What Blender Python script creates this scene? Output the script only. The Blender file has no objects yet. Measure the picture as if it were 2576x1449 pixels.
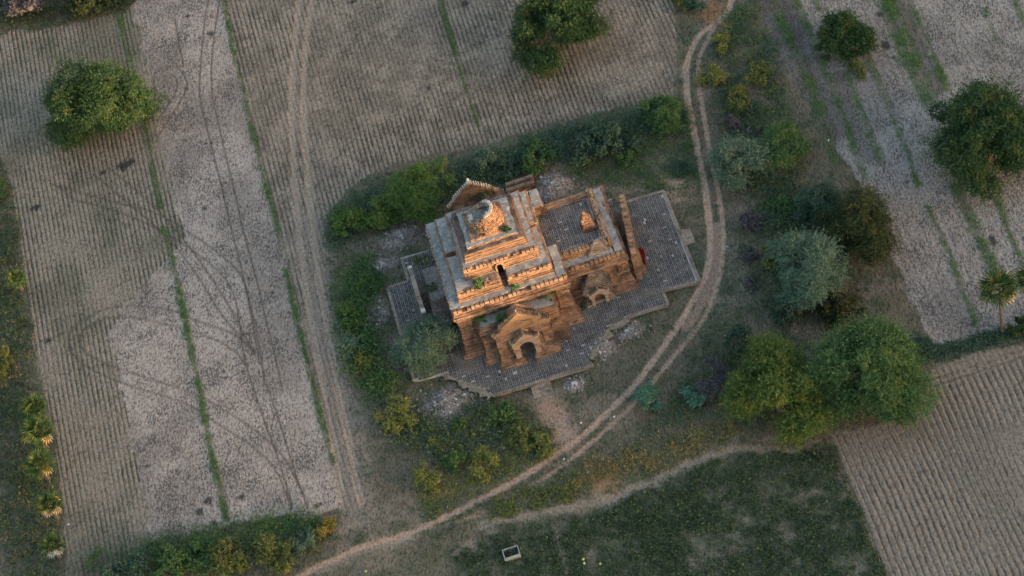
import bpy, math, random
import numpy as np
from math import radians, sin, cos, pi, sqrt, atan2, hypot

C = bpy.context.scene
COL = C.collection
rnd = random.Random(7)
rng = np.random.default_rng(11)

# ------------------------------------------------------------------ camera, light, exposure
FOC, DEL, ROLL, DIST = 6730.0, radians(50), radians(18.1), 314.0
CAM = np.array([0, -DIST * cos(DEL), DIST * sin(DEL)])
FWD = np.array([0, cos(DEL), -sin(DEL)])
R0 = np.array([1.0, 0, 0]); U0 = np.cross(R0, FWD)
RIGHT = cos(ROLL) * R0 - sin(ROLL) * U0
UP = sin(ROLL) * R0 + cos(ROLL) * U0
cam = bpy.data.cameras.new('camera'); camo = bpy.data.objects.new('camera', cam)
COL.objects.link(camo); C.camera = camo
from mathutils import Matrix, Vector
M4 = Matrix(((RIGHT[0], UP[0], -FWD[0], CAM[0]), (RIGHT[1], UP[1], -FWD[1], CAM[1]),
             (RIGHT[2], UP[2], -FWD[2], CAM[2]), (0, 0, 0, 1)))
camo.matrix_world = M4
cam.sensor_width = 36.0; cam.lens = 36.0 * FOC / 2576.0
cam.clip_start = 1.0; cam.clip_end = 9000.0

SUN_EL, SUN_AZ = radians(4.4), radians(52)      # azimuth from -Y (south front) towards +X
SUN_DIR = Vector((cos(SUN_EL) * sin(SUN_AZ), -cos(SUN_EL) * cos(SUN_AZ), sin(SUN_EL)))
w = bpy.data.worlds.new('World'); C.world = w; w.use_nodes = True
nt = w.node_tree; bg = nt.nodes['Background']
sky = nt.nodes.new('ShaderNodeTexSky'); sky.sky_type = 'NISHITA'; sky.sun_disc = False
sky.sun_elevation = SUN_EL; sky.sun_rotation = atan2(SUN_DIR.x, SUN_DIR.y)
sky.dust_density = 3.0; sky.air_density = 1.0; sky.ozone_density = 1.0
nt.links.new(sky.outputs[0], bg.inputs['Color']); bg.inputs['Strength'].default_value = 0.15
sl = bpy.data.lights.new('sun', 'SUN'); so = bpy.data.objects.new('sun', sl); COL.objects.link(so)
sl.energy = 2.0; sl.angle = radians(0.5); sl.color = (1.0, 0.67, 0.39)
so.rotation_euler = SUN_DIR.to_track_quat('Z', 'Y').to_euler(); so.location = SUN_DIR * 300
C.view_settings.view_transform = 'Standard'; C.view_settings.look = 'None'
C.view_settings.exposure = 2.55; C.view_settings.gamma = 1.0; C.view_settings.use_curve_mapping = False
C.render.engine = 'CYCLES'


def G(px, py, z=0.0):
    """point of the photograph (2576 wide) -> where its sight line meets height z"""
    d = FWD * FOC + RIGHT * (px - 1288) - UP * (py - 724.5)
    t = (z - CAM[2]) / d[2]
    p = CAM + t * d
    return float(p[0]), float(p[1])


def reg(ox, oy, s=2.0125):
    return lambda pts: [((ox + x / s) * .67083, (oy + y / s) * .67083) for x, y in pts]


r1, r2, r3 = reg(0, 0), reg(1280, 0), reg(2560, 0)
r4, r5 = reg(0, 720), reg(2560, 720)
r6, r7, r8 = reg(0, 1440), reg(1280, 1440), reg(2560, 1440)


def W(pts, z=0.0):
    return np.array([G(x, y, z) for x, y in pts])


# ------------------------------------------------------------------ materials
def mat(name):
    m = bpy.data.materials.new(name); m.use_nodes = True
    b = m.node_tree.nodes['Principled BSDF']
    b.inputs['Roughness'].default_value = .9
    if 'Specular IOR Level' in b.inputs: b.inputs['Specular IOR Level'].default_value = .15
    return m, m.node_tree, b


def nd(t, k, **kw):
    n = t.nodes.new(k)
    for a, v in kw.items():
        if a.startswith('i_'):
            n.inputs[a[2:].replace('_', ' ')].default_value = v
        else:
            setattr(n, a, v)
    return n


def mix(t, a, b, f, blend='MIX'):
    n = t.nodes.new('ShaderNodeMix'); n.data_type = 'RGBA'; n.blend_type = blend
    for sock, v in ((6, a), (7, b)):
        if isinstance(v, tuple): n.inputs[sock].default_value = (*v, 1)
        else: t.links.new(v, n.inputs[sock])
    if isinstance(f, (int, float)): n.inputs[0].default_value = f
    else: t.links.new(f, n.inputs[0])
    return n.outputs[2]


def ramp(t, src, lo, hi, a=0.0, b=1.0):
    n = t.nodes.new('ShaderNodeMapRange'); n.interpolation_type = 'SMOOTHSTEP'
    n.inputs['From Min'].default_value = lo; n.inputs['From Max'].default_value = hi
    n.inputs['To Min'].default_value = a; n.inputs['To Max'].default_value = b
    t.links.new(src, n.inputs['Value'])
    return n.outputs[0]


def noise(t, scale, detail=4, rough=.6, vec=None, stretch=None):
    n = nd(t, 'ShaderNodeTexNoise'); n.inputs['Scale'].default_value = scale
    n.inputs['Detail'].default_value = detail; n.inputs['Roughness'].default_value = rough
    g = nd(t, 'ShaderNodeNewGeometry')
    src = g.outputs['Position']
    if stretch:
        mp = nd(t, 'ShaderNodeMapping'); mp.inputs['Scale'].default_value = stretch
        t.links.new(src, mp.inputs['Vector']); src = mp.outputs[0]
    t.links.new(src, n.inputs['Vector'])
    return n.outputs['Fac']


def island(t):
    return nd(t, 'ShaderNodeNewGeometry').outputs['Random Per Island']


def objrand(t):
    return nd(t, 'ShaderNodeObjectInfo').outputs['Random']


def bump(t, b, src, dist=.05, st=.6):
    n = nd(t, 'ShaderNodeBump'); n.inputs['Strength'].default_value = st
    n.inputs['Distance'].default_value = dist
    t.links.new(src, n.inputs['Height']); t.links.new(n.outputs[0], b.inputs['Normal'])


def brick_mat(name, c1, c2, stain, smin=.52, smax=.68, pale=(.42, .36, .29), per='island', soot=.75):
    m, t, b = mat(name)
    rn = island(t) if per == 'island' else objrand(t)
    col = mix(t, c1, c2, rn)
    col = mix(t, col, mix(t, c1, pale, .5), ramp(t, rn, .9, .97, 0, .7))
    n1 = noise(t, .55, 6, .65)
    col = mix(t, col, stain, ramp(t, n1, smin, smax, 0, soot))
    n2 = noise(t, 3.0, 5, .72, stretch=(.22, .22, 1.5))
    col = mix(t, col, stain, ramp(t, n2, .5, .62, 0, .75))
    n3 = noise(t, 5, 4, .66, stretch=(.35, .35, 1.3))
    col = mix(t, col, pale, ramp(t, n3, .60, .70, 0, .42))
    t.links.new(col, b.inputs['Base Color'])
    bump(t, b, noise(t, 14, 5, .7), .03, .5)
    return m


M = {}
M['brick'] = brick_mat('weathered_red_brick', (.225, .122, .078), (.335, .198, .132), (.07, .048, .04), .48, .62)
M['brick1'] = brick_mat('single_brick', (.225, .138, .092), (.335, .22, .155), (.08, .056, .047), per='object')
M['brick_orange'] = brick_mat('orange_brick', (.235, .135, .083), (.34, .205, .13), (.085, .057, .046), .52, .66)
M['brick_dark'] = brick_mat('lichen_black_brick', (.115, .085, .075), (.17, .125, .105), (.045, .038, .036), .4, .7)
def dusty(m):
    t = m.node_tree; b = t.nodes['Principled BSDF']; src = b.inputs['Base Color'].links[0].from_socket
    c = mix(t, src, (.17, .145, .125), ramp(t, noise(t, .33, 6, .62), .47, .64, 0, .75))
    c = mix(t, c, (.10, .10, .06), ramp(t, noise(t, .8, 5, .65), .60, .70, 0, .6))
    t.links.new(c, b.inputs['Base Color'])


M['paving'] = brick_mat('dark_paving_brick', (.075, .066, .068), (.13, .11, .105), (.045, .042, .045), .42, .62, (.22, .2, .18), soot=.8)
M['paving1'] = brick_mat('dark_paving_brick_single', (.075, .066, .068), (.13, .11, .105), (.045, .042, .045), .42, .62, (.22, .2, .18), per='object', soot=.8)
dusty(M['paving']); dusty(M['paving1'])
M['rim'] = brick_mat('dusty_edge_brick', (.26, .20, .165), (.36, .29, .235), (.13, .11, .095), .5, .75)
M['white'] = brick_mat('lime_washed_brick', (.52, .48, .43), (.62, .58, .52), (.25, .22, .2), .55, .8)

M['brick_pale'] = brick_mat('worn_pale_brick', (.27, .18, .13), (.39, .28, .21), (.10, .075, .062), .56, .7)
M['tooth'] = brick_mat('sooty_tooth_brick', (.13, .095, .078), (.21, .155, .125), (.055, .046, .042), per='object')
M['brick_grey'] = brick_mat('greyed_brick', (.19, .135, .105), (.30, .23, .185), (.075, .06, .052), .46, .62)
m, t, b = mat('paving_mortar'); M['mortar'] = m
col = mix(t, (.42, .385, .36), (.26, .235, .21), ramp(t, noise(t, .9, 5), .4, .65))
col = mix(t, col, (.22, .17, .13), ramp(t, noise(t, .35, 5), .52, .66, 0, .8))
t.links.new(col, b.inputs['Base Color'])

m, t, b = mat('dry_soil'); M['dust'] = m
col = mix(t, (.27, .215, .17), (.16, .145, .105), ramp(t, noise(t, 1.6, 6, .65), .42, .62)); t.links.new(col, b.inputs['Base Color'])

m, t, b = mat('weathered_roof_cement'); M['cement'] = m
col = mix(t, (.20, .205, .215), (.29, .288, .285), ramp(t, noise(t, .7, 6, .65), .42, .6))
col = mix(t, col, (.47, .46, .43), ramp(t, noise(t, 1.9, 7, .74), .52, .60, 0, .8))
col = mix(t, col, (.12, .125, .13), ramp(t, noise(t, 1.1, 6, .66), .54, .66, 0, .75))
col = mix(t, col, (.36, .30, .27), ramp(t, noise(t, .3, 3), .5, .62, 0, .5))
t.links.new(col, b.inputs['Base Color']); bump(t, b, noise(t, 6, 5), .03, .4)

m, t, b = mat('sooty_fill'); M['fill'] = m
col = mix(t, (.15, .13, .12), (.26, .235, .215), ramp(t, noise(t, 2.5, 6), .35, .7))
t.links.new(col, b.inputs['Base Color'])

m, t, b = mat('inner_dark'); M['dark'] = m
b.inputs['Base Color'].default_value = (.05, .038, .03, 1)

m, t, b = mat('red_door_paint'); M['red'] = m
col = mix(t, (.22, .022, .028), (.13, .018, .022), ramp(t, noise(t, 3, 4), .4, .7))
t.links.new(col, b.inputs['Base Color']); b.inputs['Roughness'].default_value = .5

m, t, b = mat('trough_concrete'); M['trough'] = m
col = mix(t, (.24, .25, .25), (.36, .36, .36), ramp(t, noise(t, 4, 5), .4, .65))
t.links.new(col, b.inputs['Base Color'])
m, t, b = mat('trough_inside'); M['troughin'] = m
col = mix(t, (.10, .105, .12), (.04, .04, .045), ramp(t, noise(t, 2, 4), .4, .65))
t.links.new(col, b.inputs['Base Color'])

m, t, b = mat('rubble_stone'); M['stone'] = m
col = mix(t, (.19, .14, .125), (.36, .32, .31), island(t))
col = mix(t, col, (.44, .41, .41), ramp(t, island(t), .93, .95))
t.links.new(col, b.inputs['Base Color'])
m, t, b = mat('pale_stone'); M['stone1'] = m
col = mix(t, (.34, .31, .30), (.50, .47, .46), objrand(t)); t.links.new(col, b.inputs['Base Color'])

m, t, b = mat('bark'); M['bark'] = m
col = mix(t, (.12, .09, .07), (.22, .18, .15), ramp(t, noise(t, 8, 5), .4, .65))
t.links.new(col, b.inputs['Base Color'])
m, t, b = mat('pale_twig'); M['twig'] = m
col = mix(t, (.16, .13, .13), (.30, .26, .25), island(t)); t.links.new(col, b.inputs['Base Color'])


def leaf_mat(name, dark, mid, light, lightamt=.25, trans=.25):
    m, t, b = mat(name)
    dark, mid, light = (tuple(min(v * 1.5, .8) for v in c) for c in (dark, mid, light))
    col = mix(t, dark, mid, island(t))
    col = mix(t, col, light, ramp(t, noise(t, .45, 3), .50, .70, 0, lightamt))
    col = mix(t, col, light, ramp(t, island(t), .86, .98, 0, .5))
    t.links.new(col, b.inputs['Base Color']); b.inputs['Roughness'].default_value = .7
    tr = nd(t, 'ShaderNodeBsdfTranslucent'); t.links.new(col, tr.inputs['Color'])
    ms = nd(t, 'ShaderNodeMixShader'); ms.inputs[0].default_value = trans
    out = t.nodes['Material Output']
    t.links.new(b.outputs[0], ms.inputs[1]); t.links.new(tr.outputs[0], ms.inputs[2])
    t.links.new(ms.outputs[0], out.inputs['Surface'])
    M[name] = m


leaf_mat('leaf_dark', (.017, .040, .018), (.036, .072, .027), (.095, .10, .026), .5)
leaf_mat('leaf_mid', (.036, .075, .030), (.070, .126, .044), (.14, .16, .045), .45)
leaf_mat('leaf_bright', (.040, .082, .025), (.085, .142, .038), (.18, .175, .036), .6)
leaf_mat('leaf_yellowgreen', (.036, .068, .020), (.080, .120, .030), (.17, .155, .03), .6)
leaf_mat('leaf_grey', (.062, .10, .072), (.115, .165, .112), (.18, .20, .11), .45)
leaf_mat('leaf_bluegreen', (.06, .13, .095), (.10, .19, .13), (.14, .22, .13), .3)
leaf_mat('leaf_darkgrey', (.03, .058, .04), (.06, .10, .065), (.09, .12, .07), .3)
leaf_mat('leaf_olive', (.055, .075, .028), (.11, .125, .04), (.20, .17, .045), .6)
leaf_mat('leaf_yellow', (.08, .105, .032), (.16, .165, .05), (.25, .20, .06), .6)
leaf_mat('leaf_gold', (.11, .10, .028), (.25, .18, .04), (.34, .22, .045), .5)
leaf_mat('leaf_brown', (.020, .032, .015), (.042, .054, .022), (.085, .078, .026), .55)
leaf_mat('leaf_dry', (.055, .05, .055), (.10, .09, .095), (.14, .12, .12), .3)
leaf_mat('grass', (.045, .10, .028), (.09, .165, .045), (.14, .20, .06), .4)
leaf_mat('weeds', (.05, .07, .035), (.11, .125, .065), (.17, .18, .11), .5)
leaf_mat('dryweeds', (.14, .10, .045), (.25, .19, .075), (.34, .25, .09), .5)
leaf_mat('crop', (.018, .032, .017), (.060, .088, .042), (.11, .145, .07), .4)
leaf_mat('palm', (.016, .040, .013), (.040, .070, .020), (.13, .10, .025), .7, .12)
leaf_mat('palm_dry', (.30, .20, .10), (.45, .32, .17), (.5, .4, .25), .3, .1)
leaf_mat('palm_grey', (.22, .22, .23), (.34, .33, .33), (.4, .4, .4), .3, .1)


def ground_mat():
    m, t, b = mat('ground_soil')
    vc = nd(t, 'ShaderNodeVertexColor'); vc.layer_name = 'Col'
    at = nd(t, 'ShaderNodeAttribute'); at.attribute_name = 'clod'
    col = vc.outputs['Color']
    nA = noise(t, 3.2, 6, .68, stretch=(1.2, .75, 1))
    col = mix(t, col, (.62, .61, .60), ramp(t, nA, .56, .38, 0, 1), 'MULTIPLY')
    # dark clods and stubble; how many is set per field
    nB = noise(t, 4.3, 4, .72, stretch=(1.25, .7, 1))
    sub = nd(t, 'ShaderNodeMath', operation='ADD'); t.links.new(nB, sub.inputs[0]); t.links.new(at.outputs['Fac'], sub.inputs[1])
    col = mix(t, col, (.055, .05, .05), ramp(t, sub.outputs[0], .64, .70, 0, .85))
    nC = noise(t, 11, 3, .7)
    col = mix(t, col, (1.35, 1.31, 1.26), ramp(t, nC, .42, .62), 'MULTIPLY')
    t.links.new(col, b.inputs['Base Color'])
    bump(t, b, nA, .12, .5)
    return m


M['ground'] = ground_mat()
m, t, b = mat('far_ground'); M['far'] = m
col = mix(t, (.10, .095, .07), (.20, .17, .14), ramp(t, noise(t, .05, 6), .4, .6)); t.links.new(col, b.inputs['Base Color'])
for nm, cc in (('melon', (.42, .55, .20)), ('melon_yellow', (.75, .62, .10)), ('litter_white', (.75, .76, .78)), ('litter_blue', (.2, .42, .65))):
    m, t, b = mat(nm); M[nm] = m
    col = mix(t, cc, tuple(v * .75 for v in cc), ramp(t, noise(t, 12, 3), .4, .6)); t.links.new(col, b.inputs['Base Color'])


# ------------------------------------------------------------------ helpers
ORI = {}


def tag(o, label=None, cat=None, group=None, kind=None):
    if label: o['label'] = label
    if cat: o['category'] = cat
    if group: o['group'] = group
    if kind: o['kind'] = kind
    return o


def empty(name, loc, label, cat, group=None, rz=0.0):
    o = bpy.data.objects.new(name, None); COL.objects.link(o)
    o.location = loc; o.rotation_euler = (0, 0, rz); o.empty_display_size = .5
    ORI[o] = tuple(loc)
    return tag(o, label, cat, group)


def link_mesh(name, me, parent=None, loc=None):
    o = bpy.data.objects.new(name, me); COL.objects.link(o)
    if parent is not None:
        o.parent = parent; ORI[o] = ORI[parent]
    if loc is not None: o.location = loc
    return o


def np_mesh(name, v, f, mtl, smooth=False):
    me = bpy.data.meshes.new(name)
    v = np.asarray(v, dtype=np.float32); f = np.asarray(f, dtype=np.int32)
    k = f.shape[1]
    me.vertices.add(len(v)); me.vertices.foreach_set('co', v.ravel())
    me.loops.add(f.size); me.loops.foreach_set('vertex_index', f.ravel())
    me.polygons.add(len(f)); me.polygons.foreach_set('loop_start', np.arange(0, f.size, k, dtype=np.int32))
    me.polygons.foreach_set('loop_total', np.full(len(f), k, dtype=np.int32))
    if smooth: me.polygons.foreach_set('use_smooth', np.ones(len(f), dtype=bool))
    me.update(calc_edges=True)
    if mtl: me.materials.append(mtl)
    return me


BOXF = [(0, 3, 2, 1), (4, 5, 6, 7), (0, 1, 5, 4), (1, 2, 6, 5), (2, 3, 7, 6), (3, 0, 4, 7)]


class MB:
    def __init__(s): s.v = []; s.f = []

    def hexa(s, p):
        n = len(s.v); s.v += p
        s.f += [tuple(n + i for i in q) for q in BOXF]

    def box(s, x0, x1, y0, y1, z0, z1, j=0.0):
        p = [(x0, y0, z0), (x1, y0, z0), (x1, y1, z0), (x0, y1, z0), (x0, y0, z1), (x1, y0, z1), (x1, y1, z1), (x0, y1, z1)]
        if j: p = [(a + rnd.uniform(-j, j), b_ + rnd.uniform(-j, j), c + rnd.uniform(-j, j)) for a, b_, c in p]
        s.hexa(p)

    def rbox(s, cx, cy, cz, lx, ly, lz, rz=0.0, j=0.0, taper=1.0, lean=(0, 0)):
        p = []
        ca, sa = cos(rz), sin(rz)
        for k, zz in ((1.0, -.5), (taper, .5)):
            for a, b_ in ((-.5, -.5), (.5, -.5), (.5, .5), (-.5, .5)):
                u, v = a * lx * k, b_ * ly * k
                dx, dy = (lean if zz > 0 else (0, 0))
                p.append((cx + u * ca - v * sa + dx + rnd.uniform(-j, j), cy + u * sa + v * ca + dy + rnd.uniform(-j, j), cz + zz * lz + rnd.uniform(-j, j)))
        s.hexa(p)

    def prism_y(s, pts, y0, y1):
        """outline pts (x,z) extruded from y0 to y1"""
        n = len(s.v); k = len(pts)
        s.v += [(x, y0, z) for x, z in pts] + [(x, y1, z) for x, z in pts]
        s.f.append(tuple(n + i for i in range(k))); s.f.append(tuple(n + k + i for i in reversed(range(k))))
        for i in range(k):
            a, b_ = i, (i + 1) % k
            s.f.append((n + a, n + k + a, n + k + b_, n + b_))

    def strip_y(s, inner, outer, y0, y1):
        """wall between two outlines of equal length (arch and its surround), extruded in y"""
        n = len(s.v); k = len(inner)
        for y in (y0, y1):
            s.v += [(x, y, z) for x, z in inner] + [(x, y, z) for x, z in outer]
        I0, O0, I1, O1 = n, n + k, n + 2 * k, n + 3 * k
        for i in range(k - 1):
            s.f += [(I0 + i, O0 + i, O0 + i + 1, I0 + i + 1), (I1 + i, I1 + i + 1, O1 + i + 1, O1 + i),
                    (I0 + i, I0 + i + 1, I1 + i + 1, I1 + i), (O0 + i, O1 + i, O1 + i + 1, O0 + i + 1)]

    def prism_z(s, pts, z0, z1):
        n = len(s.v); k = len(pts)
        s.v += [(x, y, z1) for x, y in pts] + [(x, y, z0) for x, y in pts]
        s.f.append(tuple(n + i for i in range(k))); s.f.append(tuple(n + k + i for i in reversed(range(k))))
        for i in range(k):
            a, b_ = i, (i + 1) % k
            s.f.append((n + a, n + k + a, n + k + b_, n + b_))

    def tube(s, a, b_, ra, rb, k=6):
        a = Vector(a); b_ = Vector(b_); d = (b_ - a).normalized()
        u = d.orthogonal().normalized(); v = d.cross(u)
        n = len(s.v)
        for p, r in ((a, ra), (b_, rb)):
            for i in range(k):
                q = p + (u * cos(2 * pi * i / k) + v * sin(2 * pi * i / k)) * r
                s.v.append(tuple(q))
        for i in range(k):
            j = (i + 1) % k
            s.f.append((n + i, n + j, n + k + j, n + k + i))
        s.f.append(tuple(n + k + i for i in range(k)))

    def build(s, name, mtl, parent=None, kind=None):
        o0 = ORI.get(parent, (0, 0, 0))
        me = bpy.data.meshes.new(name)
        me.from_pydata([(x - o0[0], y - o0[1], z - o0[2]) for x, y, z in s.v], [], s.f)
        me.update(); me.materials.append(mtl)
        o = link_mesh(name, me, parent)
        if kind: o['kind'] = kind
        return o


def vnoise(x, y, scale, seed):
    r = np.random.default_rng(seed); g = r.random((64, 64))
    u = x * scale + 1000.3; v = y * scale + 1000.7
    i = np.floor(u).astype(int); j = np.floor(v).astype(int); fu = u - i; fv = v - j
    fu = fu * fu * (3 - 2 * fu); fv = fv * fv * (3 - 2 * fv)
    a = g[i % 64, j % 64]; b_ = g[(i + 1) % 64, j % 64]; c = g[i % 64, (j + 1) % 64]; d = g[(i + 1) % 64, (j + 1) % 64]
    return (a * (1 - fu) + b_ * fu) * (1 - fv) + (c * (1 - fu) + d * fu) * fv


def fnoise(x, y, s, seed):
    return .5 * vnoise(x, y, s, seed) + .3 * vnoise(x, y, s * 2.1, seed + 1) + .2 * vnoise(x, y, s * 4.3, seed + 2)


def inpoly(x, y, P):
    r = np.zeros(x.shape, bool); n = len(P); j = n - 1
    for i in range(n):
        xi, yi = P[i]; xj, yj = P[j]
        if yi != yj:
            r ^= ((yi > y) != (yj > y)) & (x < (xj - xi) * (y - yi) / (yj - yi) + xi)
        j = i
    return r


def distline(x, y, P):
    """distance to a polyline, evaluated only near it"""
    out = np.full(x.shape, 99.0)
    for i in range(len(P) - 1):
        a, b_ = np.array(P[i]), np.array(P[i + 1])
        lo = np.minimum(a, b_) - 3; hi = np.maximum(a, b_) + 3
        k = np.nonzero((x > lo[0]) & (x < hi[0]) & (y > lo[1]) & (y < hi[1]))[0]
        if not len(k): continue
        d = b_ - a; L = max(d @ d, 1e-9)
        t_ = np.clip(((x[k] - a[0]) * d[0] + (y[k] - a[1]) * d[1]) / L, 0, 1)
        out[k] = np.minimum(out[k], np.hypot(x[k] - a[0] - t_ * d[0], y[k] - a[1] - t_ * d[1]))
    return out


def smooth_path(P, it=2):
    P = [np.array(p, float) for p in P]
    for _ in range(it):
        Q = [P[0]]
        for a, b_ in zip(P[:-1], P[1:]): Q += [a * .75 + b_ * .25, a * .25 + b_ * .75]
        Q.append(P[-1]); P = Q
    return P


def sst(v, a, b_):
    t_ = np.clip((v - a) / (b_ - a), 0, 1); return t_ * t_ * (3 - 2 * t_)


# ------------------------------------------------------------------ ground layout (read off the photograph)
P_LEFT = W([(-160, 130), (0, 87), (167, 63), (317, 27), (347, -5), (350, -90), (540, -90), (560, 0), (585, 110), (625, 290), (665, 450), (710, 640), (765, 870), (815, 1080),
            (840, 1160), (855, 1285), (780, 1295), (690, 1305), (600, 1318), (520, 1325), (440, 1360), (340, 1420), (250, 1465), (172, 1520), (165, 1400), (155, 1250), (140, 1120), (105, 950),
            (72, 760), (50, 600), (30, 450), (0, 390), (-160, 360)])
P_MID = W([(540, -90), (560, 0), (585, 110), (625, 290), (665, 450), (710, 640), (765, 870), (815, 1080), (840, 1160), (855, 1285), (915, 1285), (905, 1180), (875, 1000), (840, 800), (820, 640),
           (822, 545), (880, 470), (985, 412), (1100, 388), (1300, 340), (1450, 300), (1600, 262), (1692, 240), (1702, 100), (1690, -90)])
P_RIGHT = W([(1880, -90), (1960, 150), (2060, 300), (2160, 450), (2235, 600), (2290, 760), (2345, 868), (2420, 856), (2500, 838), (2680, 790), (2680, -90)])
P_RIDGE = W([(2088, 1088), (2200, 1070), (2320, 1000), (2340, 935), (2450, 888), (2680, 838), (2680, 1540), (2270, 1540)])
P_CROP = W(r7([(830, 1560), (850, 1300), (1050, 1200), (1180, 1150), (1350, 1100), (1450, 1050), (1560, 1070), (1700, 1010), (1780, 980), (1880, 1000), (2030, 920), (2130, 850), (2260, 770), (2300, 720), (2576, 690)])
           + r8([(130, 620), (350, 500), (500, 500), (600, 530), (720, 480), (850, 530), (1000, 470), (1150, 470), (1190, 620), (1600, 1560)]))

ROAD = [r3([(385, -60), (370, 0), (340, 100), (240, 185), (130, 250), (50, 400), (22, 550), (30, 700), (80, 950), (120, 1170), (175, 1440)])
        + r5([(205, 250), (213, 400), (200, 550), (150, 700), (60, 850), (0, 960)])
        + r7([(2230, 0), (2050, 180), (1800, 420), (1500, 620), (1200, 800), (900, 950), (600, 1100), (300, 1190), (100, 1250), (0, 1310)]) + [(800, 1425), (740, 1460), (680, 1500)],
        r3([(235, 200), (215, 260), (130, 400), (108, 600), (150, 800), (190, 1050), (215, 1200), (262, 1400)])
        + r5([(280, 60), (305, 250), (310, 430), (290, 600), (240, 780), (150, 980), (0, 1160)])
        + r7([(2220, 140), (2000, 350), (1700, 600), (1550, 700)]),
        r7([(1550, 700), (1250, 880), (950, 1020), (700, 1110), (400, 1190)])]
TRACK = [[(770, -60), (750, 20), (740, 130), (733, 233), (735, 350), (743, 470), (750, 570), (767, 716), (785, 830), (810, 966), (838, 1100), (865, 1266)],
         [(800, -60), (780, 20), (768, 130), (762, 233), (768, 350), (776, 470), (784, 570), (803, 716), (822, 830), (847, 966), (875, 1100), (908, 1270)]]
GREEN = [([(295, 0), (305, 60), (315, 110), (335, 170), (352, 240)], .42, .55), ([(352, 270), (370, 330), (385, 430), (405, 525)], .45, .7), ([(412, 575), (425, 610), (447, 710), (462, 780), (482, 880), (506, 1000), (530, 1130), (552, 1225), (570, 1305)], .5, .95),
         ([(557, -40), (580, 100), (605, 190), (625, 290), (648, 380), (664, 450), (690, 540), (710, 630)], .38, .7), ([(720, 680), (737, 760), (765, 880), (790, 975), (815, 1080), (838, 1160)], .42, .8),
         ([(1100, -40), (1115, 30), (1130, 80), (1148, 140)], .42, .95), ([(1150, 150), (1168, 210), (1190, 270), (1205, 320)], .4, .55),
         (r3([(660, -40), (700, 60), (790, 250), (870, 450), (960, 620), (1030, 800), (1100, 1000), (1160, 1250)]), .85, .5),
         (r3([(840, -60), (880, 60), (950, 220), (1060, 480), (1140, 700), (1230, 930), (1320, 1180), (1400, 1420)]), .55, .5),
         (r3([(960, -60), (1040, 80)]), .5, .5),
         (r3([(1230, 560), (1310, 740), (1380, 930), (1440, 1080), (1500, 1250)]), .6, .5),
         (r3([(1370, 380), (1440, 520), (1530, 720), (1600, 920), (1690, 1150), (1780, 1400)]), .45, .45),
         (r3([(1530, -60), (1600, 150), (1700, 390), (1770, 560), (1860, 760)]), 1.45, .75),
         (r3([(1700, -40), (1790, 180), (1860, 360), (1930, 520), (2000, 680)]), .5, .65),
         (r3([(2240, -40), (2300, 130), (2360, 280), (2440, 450)]), .35, .3), (r3([(2490, -40), (2580, 180)]), .5, .6),
         (r5([(1850, 110), (1900, 220), (1970, 370), (2040, 540), (2100, 710), (2170, 860), (2215, 1000)]), .36, .7),
         (r5([(2060, -40), (2140, 110), (2210, 290), (2290, 450), (2360, 610)]), .85, .7),
         (r5([(2380, 60), (2440, 230), (2500, 400), (2570, 560)]), .5, .6)]
TYRE = [r4([(400, -60), (500, 0), (550, 60), (800, 120), (1000, 190), (1250, 310), (1500, 470), (1700, 640), (1780, 800), (1810, 1000), (1840, 1250), (1900, 1449)]),
        r4([(380, -60), (580, 0), (870, 80), (1100, 130), (1260, 200), (1500, 350), (1740, 530), (1840, 650), (1900, 900), (1950, 1100), (2000, 1449)]),
        r4([(730, -110), (870, 0), (1200, 280), (1300, 380), (1500, 640), (1650, 900), (1800, 1080), (1900, 1200)]),
        r4([(820, -180), (1040, 0), (1260, 200), (1480, 480), (1650, 730), (1800, 980), (1850, 1100), (1930, 1220)]),
        r4([(1680, 0), (1750, 300), (1830, 600), (1900, 950), (1960, 1300)]), r4([(1770, 0), (1850, 350), (1950, 700), (2000, 950), (2080, 1250), (2120, 1449)]),
        r4([(1850, 1310), (1800, 1220), (1650, 1120), (1420, 1040), (1100, 960), (900, 930), (700, 990), (610, 1050), (600, 1150), (650, 1230), (850, 1320), (1250, 1449)]) + r6([(1500, 85), (1700, 200), (1900, 330), (2050, 450), (2150, 560), (2300, 850)]),
        r4([(1920, 1220), (1880, 1150), (1700, 1040), (1420, 950), (1340, 900), (1000, 850), (800, 880), (600, 970), (510, 1080), (520, 1200), (620, 1310), (900, 1440)]) + r6([(1250, 90), (1500, 190), (1650, 310), (1900, 460), (2050, 600), (2130, 740), (2200, 950)]),
        r6([(1900, 0), (2000, 300), (2100, 560), (2210, 930)]), r6([(2010, 0), (2130, 350), (2250, 750), (2320, 920)]),
        r1([(1580, -20), (1550, 100), (1520, 400), (1500, 700), (1530, 850), (1620, 1200), (1680, 1449)]), r1([(1660, -20), (1640, 100), (1600, 400), (1590, 680), (1650, 950), (1770, 1449)]),
        r1([(1290, 620), (1235, 620), (1240, 570), (1280, 550), (1340, 600), (1330, 700), (1280, 780), (1190, 900)]), r1([(1160, 640), (1160, 560), (1240, 500), (1340, 500), (1410, 600), (1410, 680), (1330, 820), (1190, 1030)]),
        r1([(1160, 660), (1210, 720), (1290, 780)]), r1([(1320, 150), (1350, 320), (1385, 500)]), r2([(1070, 765), (1200, 820), (1330, 880)])]
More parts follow.
